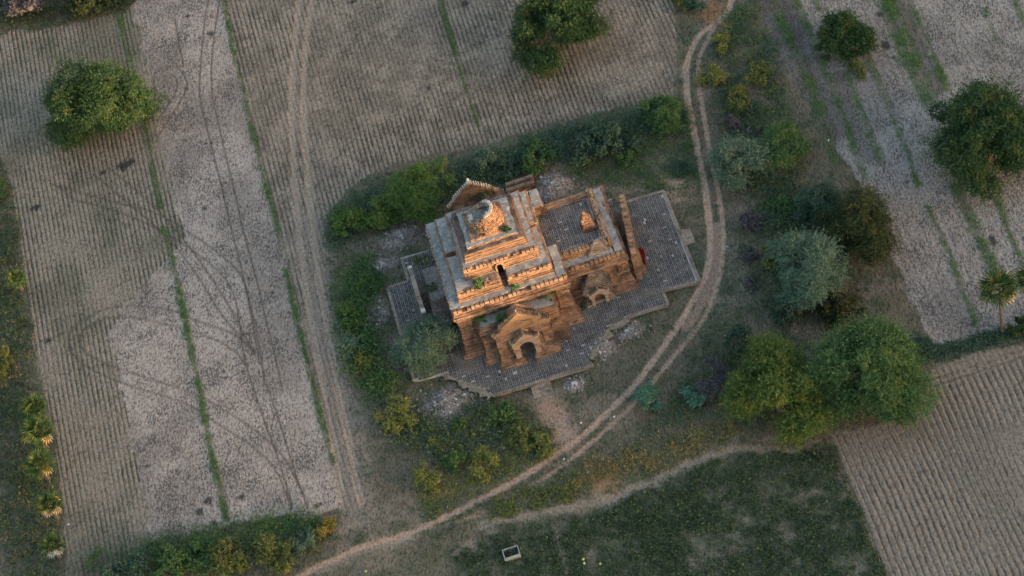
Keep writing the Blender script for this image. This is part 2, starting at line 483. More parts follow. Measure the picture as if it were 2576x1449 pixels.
BURN = [(r1, 950, 1240, 85, 42), (r1, 1590, 262, 34, 36), (r4, 265, 122, 52, 30), (r4, 370, 1122, 44, 26), (r4, 2060, 768, 36, 18), (r6, 1580, 877, 36, 30), (r6, 1830, 855, 26, 20), (r6, 1500, 970, 45, 25),
        (r1, 1415, 120, 22, 20), (r1, 1550, 1085, 20, 16), (r1, 780, 1305, 25, 14), (r2, 935, 30, 30, 26), (r2, 75, 15, 45, 25), (r2, 285, 58, 28, 12), (r2, 655, 660, 22, 20), (r4, 1545, 125, 20, 16), (r4, 1860, 530, 18, 14), (r4, 1875, 650, 16, 10),
        (r6, 1110, 615, 26, 14), (r6, 2400, 910, 28, 16), (r6, 1620, 1060, 30, 30), (r4, 1690, 1357, 25, 12), (r4, 1830, 1355, 25, 14), (r3, 1540, 350, 35, 40), (r3, 1590, 440, 25, 18), (r5, 2340, 370, 30, 40), (r3, 1480, 110, 30, 20)]
SAND = [(r7, [(1100, 1050), (1350, 1010), (1600, 950), (1800, 920), (2000, 890), (2200, 800), (2400, 720), (2576, 640)], 1.1), (r8, [(0, 610), (200, 560), (400, 490), (640, 490), (840, 530), (1000, 440)], .9),
        (r7, [(1600, 1090), (1660, 1260), (1720, 1460)], .42), (r7, [(1520, 110), (1580, 230), (1650, 330), (1690, 400)], 1.7), (r7, [(1220, 150), (1240, 190)], .9), (r8, [(650, 420), (1000, 390), (1100, 300)], .7),
        (r2, [(2480, 1390), (2560, 1390)], 1.3), (r7, [(0, 1100), (100, 1060)], 1.2), (r7, [(2050, 870), (1900, 830), (2020, 740)], 1.3), (r7, [(880, 1270), (980, 1210)], .9), (r7, [(500, 1150), (250, 1225), (0, 1320), (-150, 1400)], 1.3), (r7, [(1060, 1060), (1150, 1120)], .7), (r7, [(1440, 1290), (1520, 1300)], .5)]
RUBBLE = [  # centre in the photograph, radii in metres, height, what it is by
    (1392, 468, 2.5, 2.4, .5, 'pale rubble heap behind the ruined brick wall north of the temple'),
    (1008, 596, 2.9, 1.9, .7, 'rubble heap of whitish stones under the leafy bushes left of the temple'),
    (958, 664, 2.0, 1.5, .4, 'low spread of broken stones outside the paving corner at the far left'),
    (1516, 876, 1.7, 1.5, .8, 'compact pale rubble heap against the right paving edge'),
    (1584, 832, 2.0, 1.2, .25, 'thin scatter of pinkish stones between the paving and the dirt road'),
    (1128, 1012, 3.7, 2.7, .8, 'largest rubble heap, in front of the temple at lower left'),
    (1447, 968, 1.5, 1.3, .25, 'thin scatter of grey stones right of the front steps'),
    (955, 778, 1.2, 2.0, .2, 'dusty rubble patch beside the left paving edge among bushes')]

DX, DY = .115, .30
gx = np.arange(-76, 80, DX); gy = np.arange(-66, 86, DY)
NX, NY = len(gx), len(gy)
X, Y = np.meshgrid(gx, gy); X = X.ravel(); Y = Y.ravel()
FR = W([(-150, -90), (2726, -90), (2726, 1540), (-150, 1540)])
keep = inpoly(X, Y, FR)
kidx = np.nonzero(keep)[0]
x, y = X[kidx], Y[kidx]
n1 = fnoise(x, y, .12, 1); n2 = fnoise(x, y, .5, 5); n3 = fnoise(x, y, 1.6, 9)
wob = (vnoise(x, y, .35, 3) - .5) * 1.0 + (vnoise(x, y, 1.5, 4) - .5) * .5
xw, yw = x + wob * .7, y + wob * .8
cls = np.zeros(len(x), int)           # 0 ground 1 stubble 2 plowed 3 ridge 4 crop 5 road 6 track 7 sandy path
col = np.empty((len(x), 3)); clod = np.full(len(x), .02)
A = np.array


def lay(mask, c):
    global col
    mk = mask[:, None]; col = col * (1 - mk) + A(c) * mk


col[:] = A([.135, .118, .085])
lay(sst(n1, .42, .62), (.135, .11, .08)); lay(sst(n2, .55, .7) * .8, (.075, .085, .05)); lay(sst(fnoise(x, y, .22, 21), .55, .72) * .7, (.205, .165, .13))
clod[:] = .04
z = (n2 - .5) * .10
left = inpoly(xw, yw, P_LEFT); mid = inpoly(xw, yw, P_MID); rgt = inpoly(xw, yw, P_RIGHT)
rid = inpoly(x + wob * .2, y + wob * .3, P_RIDGE); crp = inpoly(xw, yw, P_CROP)
ph = (vnoise(x, y, .05, 31) - .5) * 1.2                   # gentle wander of the rows
# stubble and plowed rows on the left
rowx = np.where(y > 24, -36.5, np.where(y > 14, -36.5 - (24 - y) * 1.1, -47.5)) + (n2 - .5) * 2
isrow = left & (x < rowx)
stub = left & ~isrow
cls[stub] = 1; cls[isrow] = 2
def put(mask, c, cl):
    col[mask] = A(c); clod[mask] = cl


put(stub, (.33, .27, .238), .10)
ww = sst(n1, .35, .65)
col[stub] *= (.82 + .32 * ww[stub])[:, None]
clod[stub] += (n2[stub] - .5) * .22
put(isrow, (.26, .212, .17), .05)
per = .58
s = .5 + .5 * np.cos(2 * pi * (x + ph * .5) / per)
fur = sst(s + (n3 - .5) * .45, .62, .98)
amp = np.where(isrow, .35 + .65 * sst(fnoise(x, y, .18, 41), .25, .6), 0)
fa = (fur * amp)[:, None]
col = np.where(isrow[:, None], col * (1 - .75 * fa) + A([.03, .036, .022]) * .75 * fa, col)
gz = (isrow * sst(fnoise(x, y, .14, 44), .45, .68) * .38)[:, None]
col = col * (1 - gz) + A([.05, .062, .035]) * gz
z = np.where(isrow, .04 - .09 * fur * amp, z)
clod[isrow] += (n3[isrow] - .5) * .12
fs = np.where(stub, sst(np.cos(2 * pi * (x + ph) / .62), .5, 1) * sst(fnoise(x, y, .3, 47), .45, .7), 0)
z = np.where(stub, .03 + (n3 - .5) * .10 - .05 * fs, z); clod += .05 * fs
# mid field: all rows
cls[mid] = 2; put(mid, (.235, .188, .15), .06)
s2 = .5 + .5 * np.cos(2 * pi * (x + ph * .6 + (n3 - .5) * .10) / .60); f2 = sst(s2 + (n3 - .5) * .45, .6, .98)
a2 = .5 + .5 * sst(n1, .3, .6)
k = mid
col[k] = (col * (1 - .75 * (f2 * a2)[:, None]) + A([.04, .036, .028]) * .75 * (f2 * a2)[:, None])[k]
col[k] *= (.85 + .35 * sst(n2, .35, .7)[k])[:, None]
clod[k] += (n3[k] - .5) * .16
z[k] = (.04 - .09 * f2 * a2 + (n3 - .5) * .06)[k]
# right fields
cls[rgt] = 1; put(rgt, (.27, .235, .215), .10)
col[rgt] *= (.8 + .35 * sst(n1, .3, .7)[rgt])[:, None]; clod[rgt] += ((n2 - .5) * .2)[rgt]
f3 = sst(np.cos(2 * pi * (x + ph + (n3 - .5) * .15) / .9), .2, 1)
z[rgt] = (.04 - .025 * f3 + (n3 - .5) * .10)[rgt]; col[rgt] *= (1 - .10 * f3[rgt])[:, None]
dk = distline(x, y, smooth_path(W(r3([(640, -60), (760, 300), (880, 620), (960, 850), (1040, 1050)])))); lay(sst(-dk, -3.2, -1.4) * rgt * (.45 + .5 * n3), (.07, .06, .052))
dk = distline(x, y, smooth_path(W(r3([(780, -60), (860, 200), (1000, 500), (1100, 760), (1200, 1000)])))); lay(sst(-dk, -1.6, -.6) * rgt * .55, (.085, .072, .065))
dk = distline(x, y, smooth_path(W(r3([(1160, 560), (1240, 800), (1330, 1050), (1420, 1200)])))); lay(sst(-dk, -1.2, -.4) * rgt * .6, (.085, .075, .065))
dk = distline(x, y, smooth_path(W(r3([(1620, -60), (1720, 200), (1830, 480), (1930, 680)])))); lay(sst(-dk, -1.1, -.5) * rgt * .7, (.10, .085, .07))
lay(sst(n1, .55, .7) * rgt * .4 * (x < 52), (.20, .165, .14))
# ridged field
cls[rid] = 3; put(rid, (.225, .182, .148), .04)
hl = W([(2200, 1085), (2335, 985), (2576, 905), (2680, 872)])
above = inpoly(x, y, np.vstack([hl, W([(2680, 700), (2200, 700)])]))
perr = .70
s4 = .5 + .5 * np.cos(2 * pi * (x + (vnoise(x, y, .08, 51) - .5) * .6 + (n2 - .5) * .16 + (n3 - .5) * .10) / perr)
dh = np.full(len(x), 0.0)
kk = np.nonzero(rid)[0]
dl = distline(x[kk], y[kk], hl); dl2 = np.zeros(len(x)); dl2[kk] = np.where(dl < 90, dl, 3)
s4 = np.where(above, .5 + .5 * np.cos(2 * pi * dl2 / .95 + pi), s4)
f4 = sst(s4 + (n3 - .5) * .3, .80, 1.0)
col[kk] = (col * (1 - .75 * f4[:, None]) + A([.06, .05, .045]) * .75 * f4[:, None])[kk]
z[kk] = (.05 - .09 * f4 + .03 * np.cos(2 * pi * (x + .2) / perr) + (n3 - .5) * .05)[kk]
lay(rid * (.35 * above), (.20, .16, .13)); lay(rid * sst(n1, .5, .7) * .3, (.275, .225, .185))
# crop field
cls[crp] = 4; put(crp, (.17, .145, .115), .06); lay(crp * sst(n2, .40, .6) * .6, (.07, .08, .045)); z[crp] = ((n3 - .5) * .12)[crp]
# sand, road, track, tyre lines
for rr, pts, wd in SAND:
    d = distline(x, y, smooth_path(W(rr(pts)))) + (n2 - .5) * 1.5 + (n3 - .5) * .8
    mk = sst(-d + (n2 - .5) * 1.2, -wd * 1.1, -wd * .2) * .58
    lay(mk, (.285, .225, .18)); clod = np.where(mk > .4, .03, clod); cls[(mk > .5) & (cls != 3)] = 7
for px, py, rad, c in ((1800, 35, 1.8, (.33, .16, .085)), (1832, 55, 1.2, (.33, .17, .095)), (1522, 1205, 1.9, (.27, .15, .085)), (1385, 1035, 2.0, (.33, .215, .155)), (1405, 1070, 1.9, (.31, .22, .17)), (1425, 1095, 1.6, (.31, .225, .18)), (1708, 470, 2.3, (.33, .235, .165))):
    gx0, gy0 = G(px, py); d = np.hypot(x - gx0, (y - gy0) * .8) + (n2 - .5) * 1.6
    lay(sst(-d, -rad * 1.4, -rad * .3) * .9, c)
for pts in TRACK:
    P = smooth_path(W(pts)); d = distline(x, y, P) + (n3 - .5) * .35
    mk = sst(-d, -.62, -.2); lay(mk * .85, (.315, .24, .19)); z -= .05 * mk; clod = np.where(mk > .3, .0, clod); cls[mk > .5] = 6
tk = distline(x, y, smooth_path(W([(785, 560), (815, 780), (850, 960), (880, 1120), (905, 1290)])))
mk = sst(-(tk + (n2 - .5) * 1.5), -2.6, -1.2) * .7 * (cls != 6); lay(mk, (.235, .19, .16)); clod = np.where(mk > .4, .04, clod)
for i, pts in enumerate(ROAD):
    P = smooth_path(W(pts)); d = distline(x, y, P) + (n3 - .5) * .25
    wd = (.52, .38, .45)[i]
    mk = sst(-d, -wd, -wd * .5) * (1, .8, .4)[i]
    lay(mk, (.365, .25, .19)); z = z - .07 * mk; clod = np.where(mk > .3, -.1, clod); cls[mk > .5] = 5
rb = distline(x, y, smooth_path(W(r5([(255, 260), (265, 420), (240, 600), (190, 760), (100, 920), (30, 1020)]))))
lay(sst(-(rb + (n3 - .5) * .4), -.75, -.4) * .75 * (cls != 5), (.28, .19, .15)); cls[(rb < .62) & (cls != 3)] = 5
for pts in TYRE:
    P = smooth_path(W(pts)); d = distline(x, y, P)
    mk = sst(-d, -.19, -.07) * .75; lay(mk, (.10, .078, .066)); z -= .03 * mk; clod = np.where(mk > .4, -.05, clod)
for rr, bx, by, bw, bh in BURN:
    (p,) = rr([(bx, by)]); gx0, gy0 = G(*p)
    d = np.hypot((x - gx0) / (bw / 2.0125 * .67083 * .047), (y - gy0) / (bh / 2.0125 * .67083 * .047 / .77)) + (n3 - .5) * 1.6 + (n2 - .5) * .8
    mk = sst(-d, -1.15, -.55) * .9; lay(mk, (.035, .033, .034))
for px, py, ra, rb_, h, lb in RUBBLE:
    gx0, gy0 = G(px, py); d = np.hypot((x - gx0) / ra, (y - gy0) / rb_) + (n3 - .5) * .5 + (n2 - .5) * .5
    mk = sst(-d, -1.1, -.5); lay(mk * .85, (.30, .25, .235)); z = z + h * sst(-d, -1.0, 0) * .8; clod = np.where(mk > .3, .06, clod)
GRN = []
for pts, wd, den in GREEN:
    P = smooth_path(W(pts)); d = distline(x, y, P) + (n3 - .5) * .7 + (n2 - .5) * .7
    mk = sst(-d, -wd * 1.0, -wd * .35); lay(mk * .65 * min(1, den + .15), (.07, .085, .04)); clod = np.where(mk > .4, .05, clod)
    GRN.append((P, wd, den))
grit = rng.random(len(x)); fieldy = (cls == 1) | (cls == 2) | (cls == 3)
col *= (.86 + .28 * grit)[:, None]
spk = rng.random(len(x)) < np.where(cls == 1, .10 + .25 * (n2 - .4), np.where(cls == 2, .05 + .12 * (n3 - .4), np.where(cls == 3, .03, np.where(cls == 0, .10, .0))))
col[spk] *= .42
z = z + (rng.random(len(x)) - .5) * np.where(fieldy, .022, np.where((cls == 5) | (cls == 6) | (cls == 7), .01, .05))
# keep soil just below the brick terrace
TER = [(20.7, 6.6), (16.0, 6.8), (14.6, 6.9), (14.6, 8.0), (-11.4, 9.5), (-11.4, 5.6), (-14, 5.6), (-14, -9.0), (-10.2, -9.4), (-9.4, -10.5), (-8.5, -11.2), (-7.6, -12.2), (-6.7, -13.3), (-5.9, -14.7),
       (6.1, -15.0), (5.7, -13.9), (6.6, -12.5), (8.2, -11.5), (8.8, -10.4), (11.6, -9.85), (16.45, -9.95), (16.4, -7.8), (20.8, -8.2)]
inter = inpoly(x, y, TER); z[inter] = np.minimum(z[inter], .1)

remap = np.full(NX * NY, -1); remap[kidx] = np.arange(len(kidx))
ii, jj = np.meshgrid(np.arange(NX - 1), np.arange(NY - 1))
q0 = (jj * NX + ii).ravel()
Q = np.stack([q0, q0 + 1, q0 + NX + 1, q0 + NX], 1)
Q = remap[Q]; Q = Q[(Q >= 0).all(1)]
fc = cls[Q[:, 0]]
for ci, nm in enumerate(['ground', 'stubble_field', 'plowed_field', 'ridged_field', 'crop_field', 'dirt_road', 'dirt_track', 'sandy_path']):
    F = Q[fc == ci]
    if not len(F): continue
    u, inv = np.unique(F, return_inverse=True)
    me = np_mesh(nm, np.stack([x[u], y[u], z[u]], 1), inv.reshape(F.shape), M['ground'], True)
    ca = me.color_attributes.new('Col', 'FLOAT_COLOR', 'POINT')
    ca.data.foreach_set('color', np.concatenate([np.clip(col[u], .01, 1), np.ones((len(u), 1))], 1).astype(np.float32).ravel())
    fa_ = me.attributes.new('clod', 'FLOAT', 'POINT'); fa_.data.foreach_set('value', clod[u].astype(np.float32))
    o = link_mesh(nm, me); o['kind'] = 'structure'
# far ground sheet to the horizon
mb = MB(); mb.v = [(-4000, -4000, -.3), (4000, -4000, -.3), (4000, 4000, -.3), (-4000, 4000, -.3)]; mb.f = [(0, 1, 2, 3)]
mb.build('terrain', M['far'], None, 'structure')
# unseen ridge added towards the sun, shaped to shade the plain and lower temple
N = 160; vs = []; fs_ = []
sd = np.array([SUN_DIR.x, SUN_DIR.y]); sd /= np.hypot(*sd); sp = np.array([-sd[1], sd[0]])
hr = np.random.default_rng(5)
ts = np.linspace(-900, 900, N)
hh = 26.0 + 1.4 * (vnoise(ts, ts * 0, .02, 61) - .5) + 1.2 * (vnoise(ts, ts * 0, .07, 62) - .5)
HD = 250.0
for i, t_ in enumerate(ts):
    for dd, fz in ((-70, -.3), (-32, .5), (0, 1.0), (60, .7), (170, -.3)):
        p = sd * (HD + dd) + sp * t_; vs.append((p[0], p[1], hh[i] * fz if fz > 0 else fz))
for i in range(N - 1):
    for k_ in range(4): a_ = i * 5 + k_; fs_.append((a_, a_ + 1, a_ + 6, a_ + 5))
mb = MB(); mb.v = vs; mb.f = fs_; mb.build('added_shade_ridge', M['far'], None, 'structure')

# ------------------------------------------------------------------ the brick temple
T = empty('brick_temple', (-.5, -.6, .5), 'large ruined red brick temple with stepped terraces and broken round top on a paved terrace', 'temple')


def courses(mb, x0, x1, y0, y1, prof, sides='SWEN', ss=1.0, hs=.17, skip=(), jit=.025, lmin=.32, lmax=.62, rough=.03):
    """brick courses as blocks along the four sides of a rectangle; prof = (z0, z1, offset)"""
    for sd_ in sides:
        k = 1.0 if sd_ in 'SN' else ss
        for z0, z1, off in prof:
            nz = max(1, round((z1 - z0) / hs)); h = (z1 - z0) / nz; shift = 0.0
            o_ = off * k
            a0, a1 = (x0 - off * ss, x1 + off * ss) if sd_ in 'SN' else (y0 - off, y1 + off)
            for c in range(nz):
                zb = z0 + c * h; a = a0 - rnd.uniform(0, .03)
                if rnd.random() < .55: shift = rnd.choice((-.075, -.05, 0, .0, .015, .03)) * (jit / .025 if jit < .04 else 1)
                while a < a1 - .02:
                    L = rnd.uniform(lmin, lmax); b_ = min(a + L, a1 + rnd.uniform(-.02, .03))
                    if a1 - b_ < .15: b_ = a1 + rnd.uniform(-.02, .03)
                    j = rnd.uniform(-jit, jit) + shift
                    if rnd.random() < rough: j -= rnd.uniform(.05, .13)
                    m_ = (a + b_) / 2
                    if not any(s_ == sd_ and m0 < m_ < m1 and zz0 < zb + h / 2 < zz1 for s_, m0, m1, zz0, zz1 in skip):
                        d = o_ + .25; zb_ = zb; zb = zb_ + rnd.uniform(0, .012) + 'SWEN'.index(sd_) * .003
                        if sd_ == 'S': mb.box(a, b_, y0 - o_ - j, y0 - o_ + d, zb, zb + h - .012)
                        elif sd_ == 'N': mb.box(a, b_, y1 + o_ - d, y1 + o_ + j, zb, zb + h - .012)
                        elif sd_ == 'W': mb.box(x0 - o_ - j, x0 - o_ + d, a, b_, zb, zb + h - .012)
                        else: mb.box(x1 + o_ - d, x1 + o_ + j, a, b_, zb, zb + h - .012)
                        zb = zb_
                    a = b_ + .006


UNIT = {}


def unit_box(kind, taper=1.0, j=.04):
    key = (kind, taper, j)
    if key not in UNIT:
        L = []
        for q in range(3):
            b_ = MB(); b_.rbox(0, 0, .5, 1, 1, 1, 0, j, taper)
            me = bpy.data.meshes.new(kind); me.from_pydata(b_.v, [], b_.f); me.update(); L.append(me)
        UNIT[key] = L
    return UNIT[key]


def piece(name, mtl, parent, cx, cy, z0, lx, ly, lz, rz=0.0, taper=1.0, j=.04, rx=0.0, ry=0.0):
    me = UNITM.get((name, mtl.name, taper))
    if me is None:
        me = [m_.copy() for m_ in unit_box(name, taper, j)]
        for m_ in me: m_.materials.append(mtl)
        UNITM[(name, mtl.name, taper)] = me
    o = link_mesh(name, rnd.choice(me), parent)
    o0 = ORI[parent]
    o.location = (cx - o0[0], cy - o0[1], z0 - o0[2]); o.scale = (lx, ly, lz); o.rotation_euler = (rx, ry, rz)
    return o


UNITM = {}


def foot(z0, z1, o0, o1, n=9):
    """spreading foot of a wall in many low moulded steps"""
    out = []
    for i in range(n):
        f_ = i / (n - 1); out.append((z0 + (z1 - z0) * i / n, z0 + (z1 - z0) * (i + 1) / n, o0 + (o1 - o0) * f_ ** .55 + .05 * (i % 3 == 1)))
    return out




def coping(parent, x0, x1, y, z0, z1, w_=.5, gap=.105, d=.42, missing=.05, broken=.12, axis='x', skip=None, m_=None):
    a = x0
    while a < x1 - .15:
        L = min(w_ * rnd.uniform(.85, 1.12), x1 - a)
        c = a + L / 2
        if not (skip and skip[0] < c < skip[1]) and rnd.random() > missing:
            h = (z1 - z0) * (rnd.uniform(.45, .8) if rnd.random() < broken else rnd.uniform(.94, 1.04))
            if axis == 'x': piece('coping_block', m_ or M['brick1'], parent, c, y + rnd.uniform(-.02, .02), z0, L - gap, d, h)
            else: piece('coping_block', m_ or M['brick1'], parent, y + rnd.uniform(-.02, .02), c, z0, d, L - gap, h)
        a += L


def ragged_slab(name, rects, z0, z1, parent, step=.35, j=.07):
    mb = MB()
    for x0, x1, y0, y1 in rects:
        pts = []
        for (ax, ay), (bx, by) in (((x0, y0), (x1, y0)), ((x1, y0), (x1, y1)), ((x1, y1), (x0, y1)), ((x0, y1), (x0, y0))):
            n = max(2, int(hypot(bx - ax, by - ay) / step)); dx_, dy_ = (bx - ax) / n, (by - ay) / n
            nx_, ny_ = dy_ / hypot(dx_, dy_), -dx_ / hypot(dx_, dy_)
            cur = 0
            for i in range(n):
                if rnd.random() < .45: cur = rnd.uniform(-j * 1.6, j * .5)
                pts.append((ax + dx_ * i + nx_ * cur, ay + dy_ * i + ny_ * cur))
        mb.prism_z(pts, z0, z1)
    return mb.build(name, M['cement'], parent)


def section(name, cores, parent=T, mtl=None):
    mb = MB()
    for c in cores: mb.box(*c)
    return mb.build(name, mtl or M['brick'], parent)


def stuff_courses(parent, mtl, fn):
    mb = MB(); fn(mb)
    return mb.build('brick_courses', mtl, parent, 'stuff')


# ---- cella
CX0, CX1, CY0, CY1 = -7.0, 6.05, -7.3, 6.05
P_CELLA = foot(.5, 2.6, 1.25, .15) + [(2.6, 6.0, 0), (6.0, 6.3, .15), (6.3, 6.6, .3), (6.6, 6.95, .5), (6.95, 7.35, .72), (7.35, 7.55, .56), (7.55, 7.8, .42)]
cella = section('wall', [(CX0 + .05, 5.12, CY0 + .05, CY1 - .05, .5, 8.2), (5.1, CX1 - .05, CY0 + .05, -2.8, .5, 8.2), (5.1, CX1 - .05, 3.65, CY1 - .05, .5, 8.2), (5.1, CX1 - .05, -2.9, 3.7, .5, 5.9)])
def cella_c(mb):
    courses(mb, CX0, CX1, CY0, CY1, P_CELLA, 'SWEN', .6, skip=[('S', -2.6, 1.7, .4, 4.2), ('E', -4.4, 4.8, .4, 5.6), ('E', -2.85, 3.65, 5.5, 9)])
    courses(mb, 4.6, 5.15, -2.85, 3.7, [(6.2, 8.3, 0)], 'E', 1, .15)
    P2 = [(2.3, 2.6, .34), (2.6, 5.9, .16), (5.9, 6.3, .26)]
    courses(mb, CX0, CX0 + 1.3, CY0, CY0 + 1.3, P2, 'SWE', .8); courses(mb, CX1 - 1.3, CX1, CY0, CY0 + 1.3, P2, 'SWE', .8)
    courses(mb, CX0, CX0 + 1.0, CY1 - 1.3, CY1, P2, 'SWN', .8)
    # rough edge bricks along the west, north and east roof rim
    courses(mb, CX0 - .28, CX1 + .25, CY0 - .2, CY1 + .2, [(7.8, 8.25, .05)], 'WN', 1, .15, jit=.06)
    courses(mb, CX0, CX1 + .28, 3.7, CY1 + .2, [(7.8, 8.25, .05)], 'E', 1, .15, jit=.06); courses(mb, CX0, CX1 + .28, CY0 - .2, -2.7, [(7.8, 8.25, .05)], 'E', 1, .15, jit=.06)
stuff_courses(cella, M['brick'], cella_c)
coping(cella, -7.25, 6.3, -7.55, 7.8, 8.3, .55, missing=.03, skip=(-6.2, -5.4))
coping(cella, -7.2, 6.2, -7.32, 6.0, 6.3, .45, .2, .35, .3, .1)            # dentils in the frieze
ragged_slab('roof_slab', [(-7.27, 5.25, -7.38, 6.32), (5.25, 6.32, -7.38, -2.75), (5.25, 6.32, 3.6, 6.32)], 8.2, 8.31, T)
for i in range(26):      # loose white edge bricks on the west rim
    piece('rim_brick', M['rim'], T, -7.3 + rnd.uniform(-.06, .08), -7 + i * .51 + rnd.uniform(-.1, .1), 8.22, .22, .34, .14, rnd.uniform(-.2, .2))

# ---- second terrace, cut by the stair slot and two side channels
P_T2 = [(8.31, 8.5, .26), (8.5, 8.7, .16), (8.7, 9.1, 0), (9.1, 9.25, .07), (9.25, 9.45, .14)]
T2 = [(-6.1, -.95, -6.45, -.95), (-.15, 5.0, -6.45, -.55), (-6.1, -.4, -.35, 5.15), (-.4, 5.0, .05, 5.15)]
t2 = section('terrace', [(a + .05, b_ - .05, c + .05, d - .05, 8.2, 9.8) for a, b_, c, d in T2])
def t2_c(mb):
    for (a, b_, c, d), s_ in zip(T2, ('SWEN', 'SWEN', 'SWN', 'SEN')):
        courses(mb, a, b_, c, d, P_T2 + ([(9.45, 9.8, .05)] if s_ in ('SWN', 'SEN') else []), s_, .6, .125, jit=.02)
        courses(mb, a, b_, c, d, [(9.45, 9.82, .04)], 'WE', 1, .12, jit=.05)
stuff_courses(t2, M['brick_orange'], t2_c)
coping(t2, -6.15, -2.6, -6.45, 9.45, 9.87, .55); coping(t2, -.1, 5.05, -6.45, 9.45, 9.87, .52)
ragged_slab('roof_slab', [(-6.02, -.98, -6.25 + .0, -.98)], 9.78, 9.86, T); ragged_slab('roof_slab', [(-.12, 4.85, -6.25, -.6)], 9.78, 9.86, T)
ragged_slab('roof_slab', [(-6.0, -4.5, -.33, 5.1)], 9.78, 9.86, T); ragged_slab('roof_slab', [(3.8, 4.85, .08, 5.1)], 9.78, 9.86, T)
for i in range(46):      # crumbled stretch left of the stair slot
    piece('rubble_brick', M['brick1'], T, rnd.uniform(-2.7, -1.0), rnd.uniform(-6.5, -5.6), 9.72 + rnd.uniform(-.1, .12), .34, .2, .15, rnd.uniform(0, 3))

# ---- third terrace with the arched stair door
P_T3 = [(9.86, 10.05, .22), (10.05, 10.25, .12), (10.25, 10.8, 0), (10.8, 10.95, .06), (10.95, 11.15, .12), (11.15, 11.3, .2)]
t3 = section('terrace', [(-4.6, 4.05, -4.1, 3.7, 9.8, 11.7), (-4.6, -1.0, -4.95, -4.05, 9.8, 11.7), (-.15, 4.05, -4.95, -4.05, 9.8, 11.7), (-1.05, -.1, -4.95, -4.05, 11.05, 11.7)])
def t3_c(mb):
    courses(mb, -4.65, 4.1, -5.0, 3.75, P_T3, 'SWEN', .5, .125, skip=[('S', -1.0, -.15, 8, 11.0)], jit=.022)
    courses(mb, -4.65, 4.1, -5.0, 3.75, [(11.3, 11.72, .08)], 'WEN', 1, .14, jit=.06)
stuff_courses(t3, M['brick_orange'], t3_c)
coping(t3, -4.7, 4.15, -5.02, 11.3, 11.77, .5)
ragged_slab('roof_slab', [(-4.5, 4.0, -4.82, 3.7)], 11.68, 11.76, T)
# the arch over the stair door and the dark passage behind it
def arc(cx, hw, zs, zt, z0, n=9):
    return [(cx - hw, z0), (cx - hw, zs)] + [(cx - hw * cos(pi * i / n), zs + (zt - zs) * sin(pi * i / n)) for i in range(1, n)] + [(cx + hw, zs), (cx + hw, z0)]
mb = MB(); inn = arc(-.57, .34, 10.55, 10.95, 9.3); out = arc(-.57, .52, 10.55, 11.2, 9.3); mb.strip_y(inn, out, -5.3, -4.3); mb.build('door_arch', M['brick_orange'], T)
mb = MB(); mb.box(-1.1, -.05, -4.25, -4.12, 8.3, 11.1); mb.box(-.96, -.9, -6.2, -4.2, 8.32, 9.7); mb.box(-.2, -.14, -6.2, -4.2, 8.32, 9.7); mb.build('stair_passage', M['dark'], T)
for i in range(4): piece('step', M['brick_dark'], T, -.56, -6.35 + i * .33, 8.3 + i * .02, .74, .33, .16 + i * .17)

# ---- fourth terrace, stepped in, with a blackened ledge
P_T4 = [(11.76, 11.95, .78), (11.95, 12.15, .66), (12.15, 12.35, .6), (12.35, 12.5, .66), (12.5, 12.68, .5), (12.68, 12.8, .56)]
t4 = section('terrace', [(-3.8, 2.9, -3.95, 2.45, 11.7, 12.8), (-3.35, 2.5, -3.5, 2.05, 12.7, 13.22)])
def t4_c(mb):
    courses(mb, -3.4, 2.55, -3.55, 2.1, P_T4, 'SWEN', 1, .11, jit=.022)
    courses(mb, -3.4, 2.55, -3.55, 2.1, [(12.97, 13.25, .0)], 'SWEN', 1, .14, jit=.05)
stuff_courses(t4, M['brick_orange'], t4_c)
mb = MB()
courses(mb, -3.4, 2.55, -3.55, 2.1, [(12.8, 12.93, .52)], 'SWEN', 1, .13, jit=.03, lmin=.5, lmax=.9); courses(mb, -3.4, 2.55, -3.55, 2.1, [(12.8, 12.96, .24)], 'SWEN', 1, .16, jit=.02, lmin=.5, lmax=.9)
mb.build('ledge', M['brick_dark'], T)
ragged_slab('roof_slab', [(-3.42, 2.57, -3.57, 2.12)], 13.2, 13.3, T, .3, .1)

# ---- ruined round top
SX, SY = -.55, -.68
st = section('stupa_base', [(-2.75, 1.65, -2.85, 1.45, 13.25, 13.5)], T, M['rim'])
mb = MB(); courses(mb, -2.75, 1.65, -2.85, 1.45, [(13.3, 13.45, .08), (13.45, 13.6, .03)], 'SWEN', 1, .15, jit=.05); mb.build('brick_courses', M['brick_orange'], st, 'stuff')
drum = section('stupa_drum', [(SX - 1.2, SX + 1.1, SY - 1.1, SY + 1.2, 13.45, 14.4)], T, M['fill'])


def topz(a):
    d = math.degrees(a) % 360
    ks = [(0, 15.7), (40, 15.6), (70, 15.3), (95, 14.6), (120, 14.3), (150, 14.2), (185, 14.3), (210, 14.5), (235, 15.0), (255, 15.45), (290, 15.6), (330, 15.7), (360, 15.7)]
    for (d0, z0), (d1, z1) in zip(ks, ks[1:]):
        if d0 <= d <= d1: return z0 + (z1 - z0) * (d - d0) / (d1 - d0)


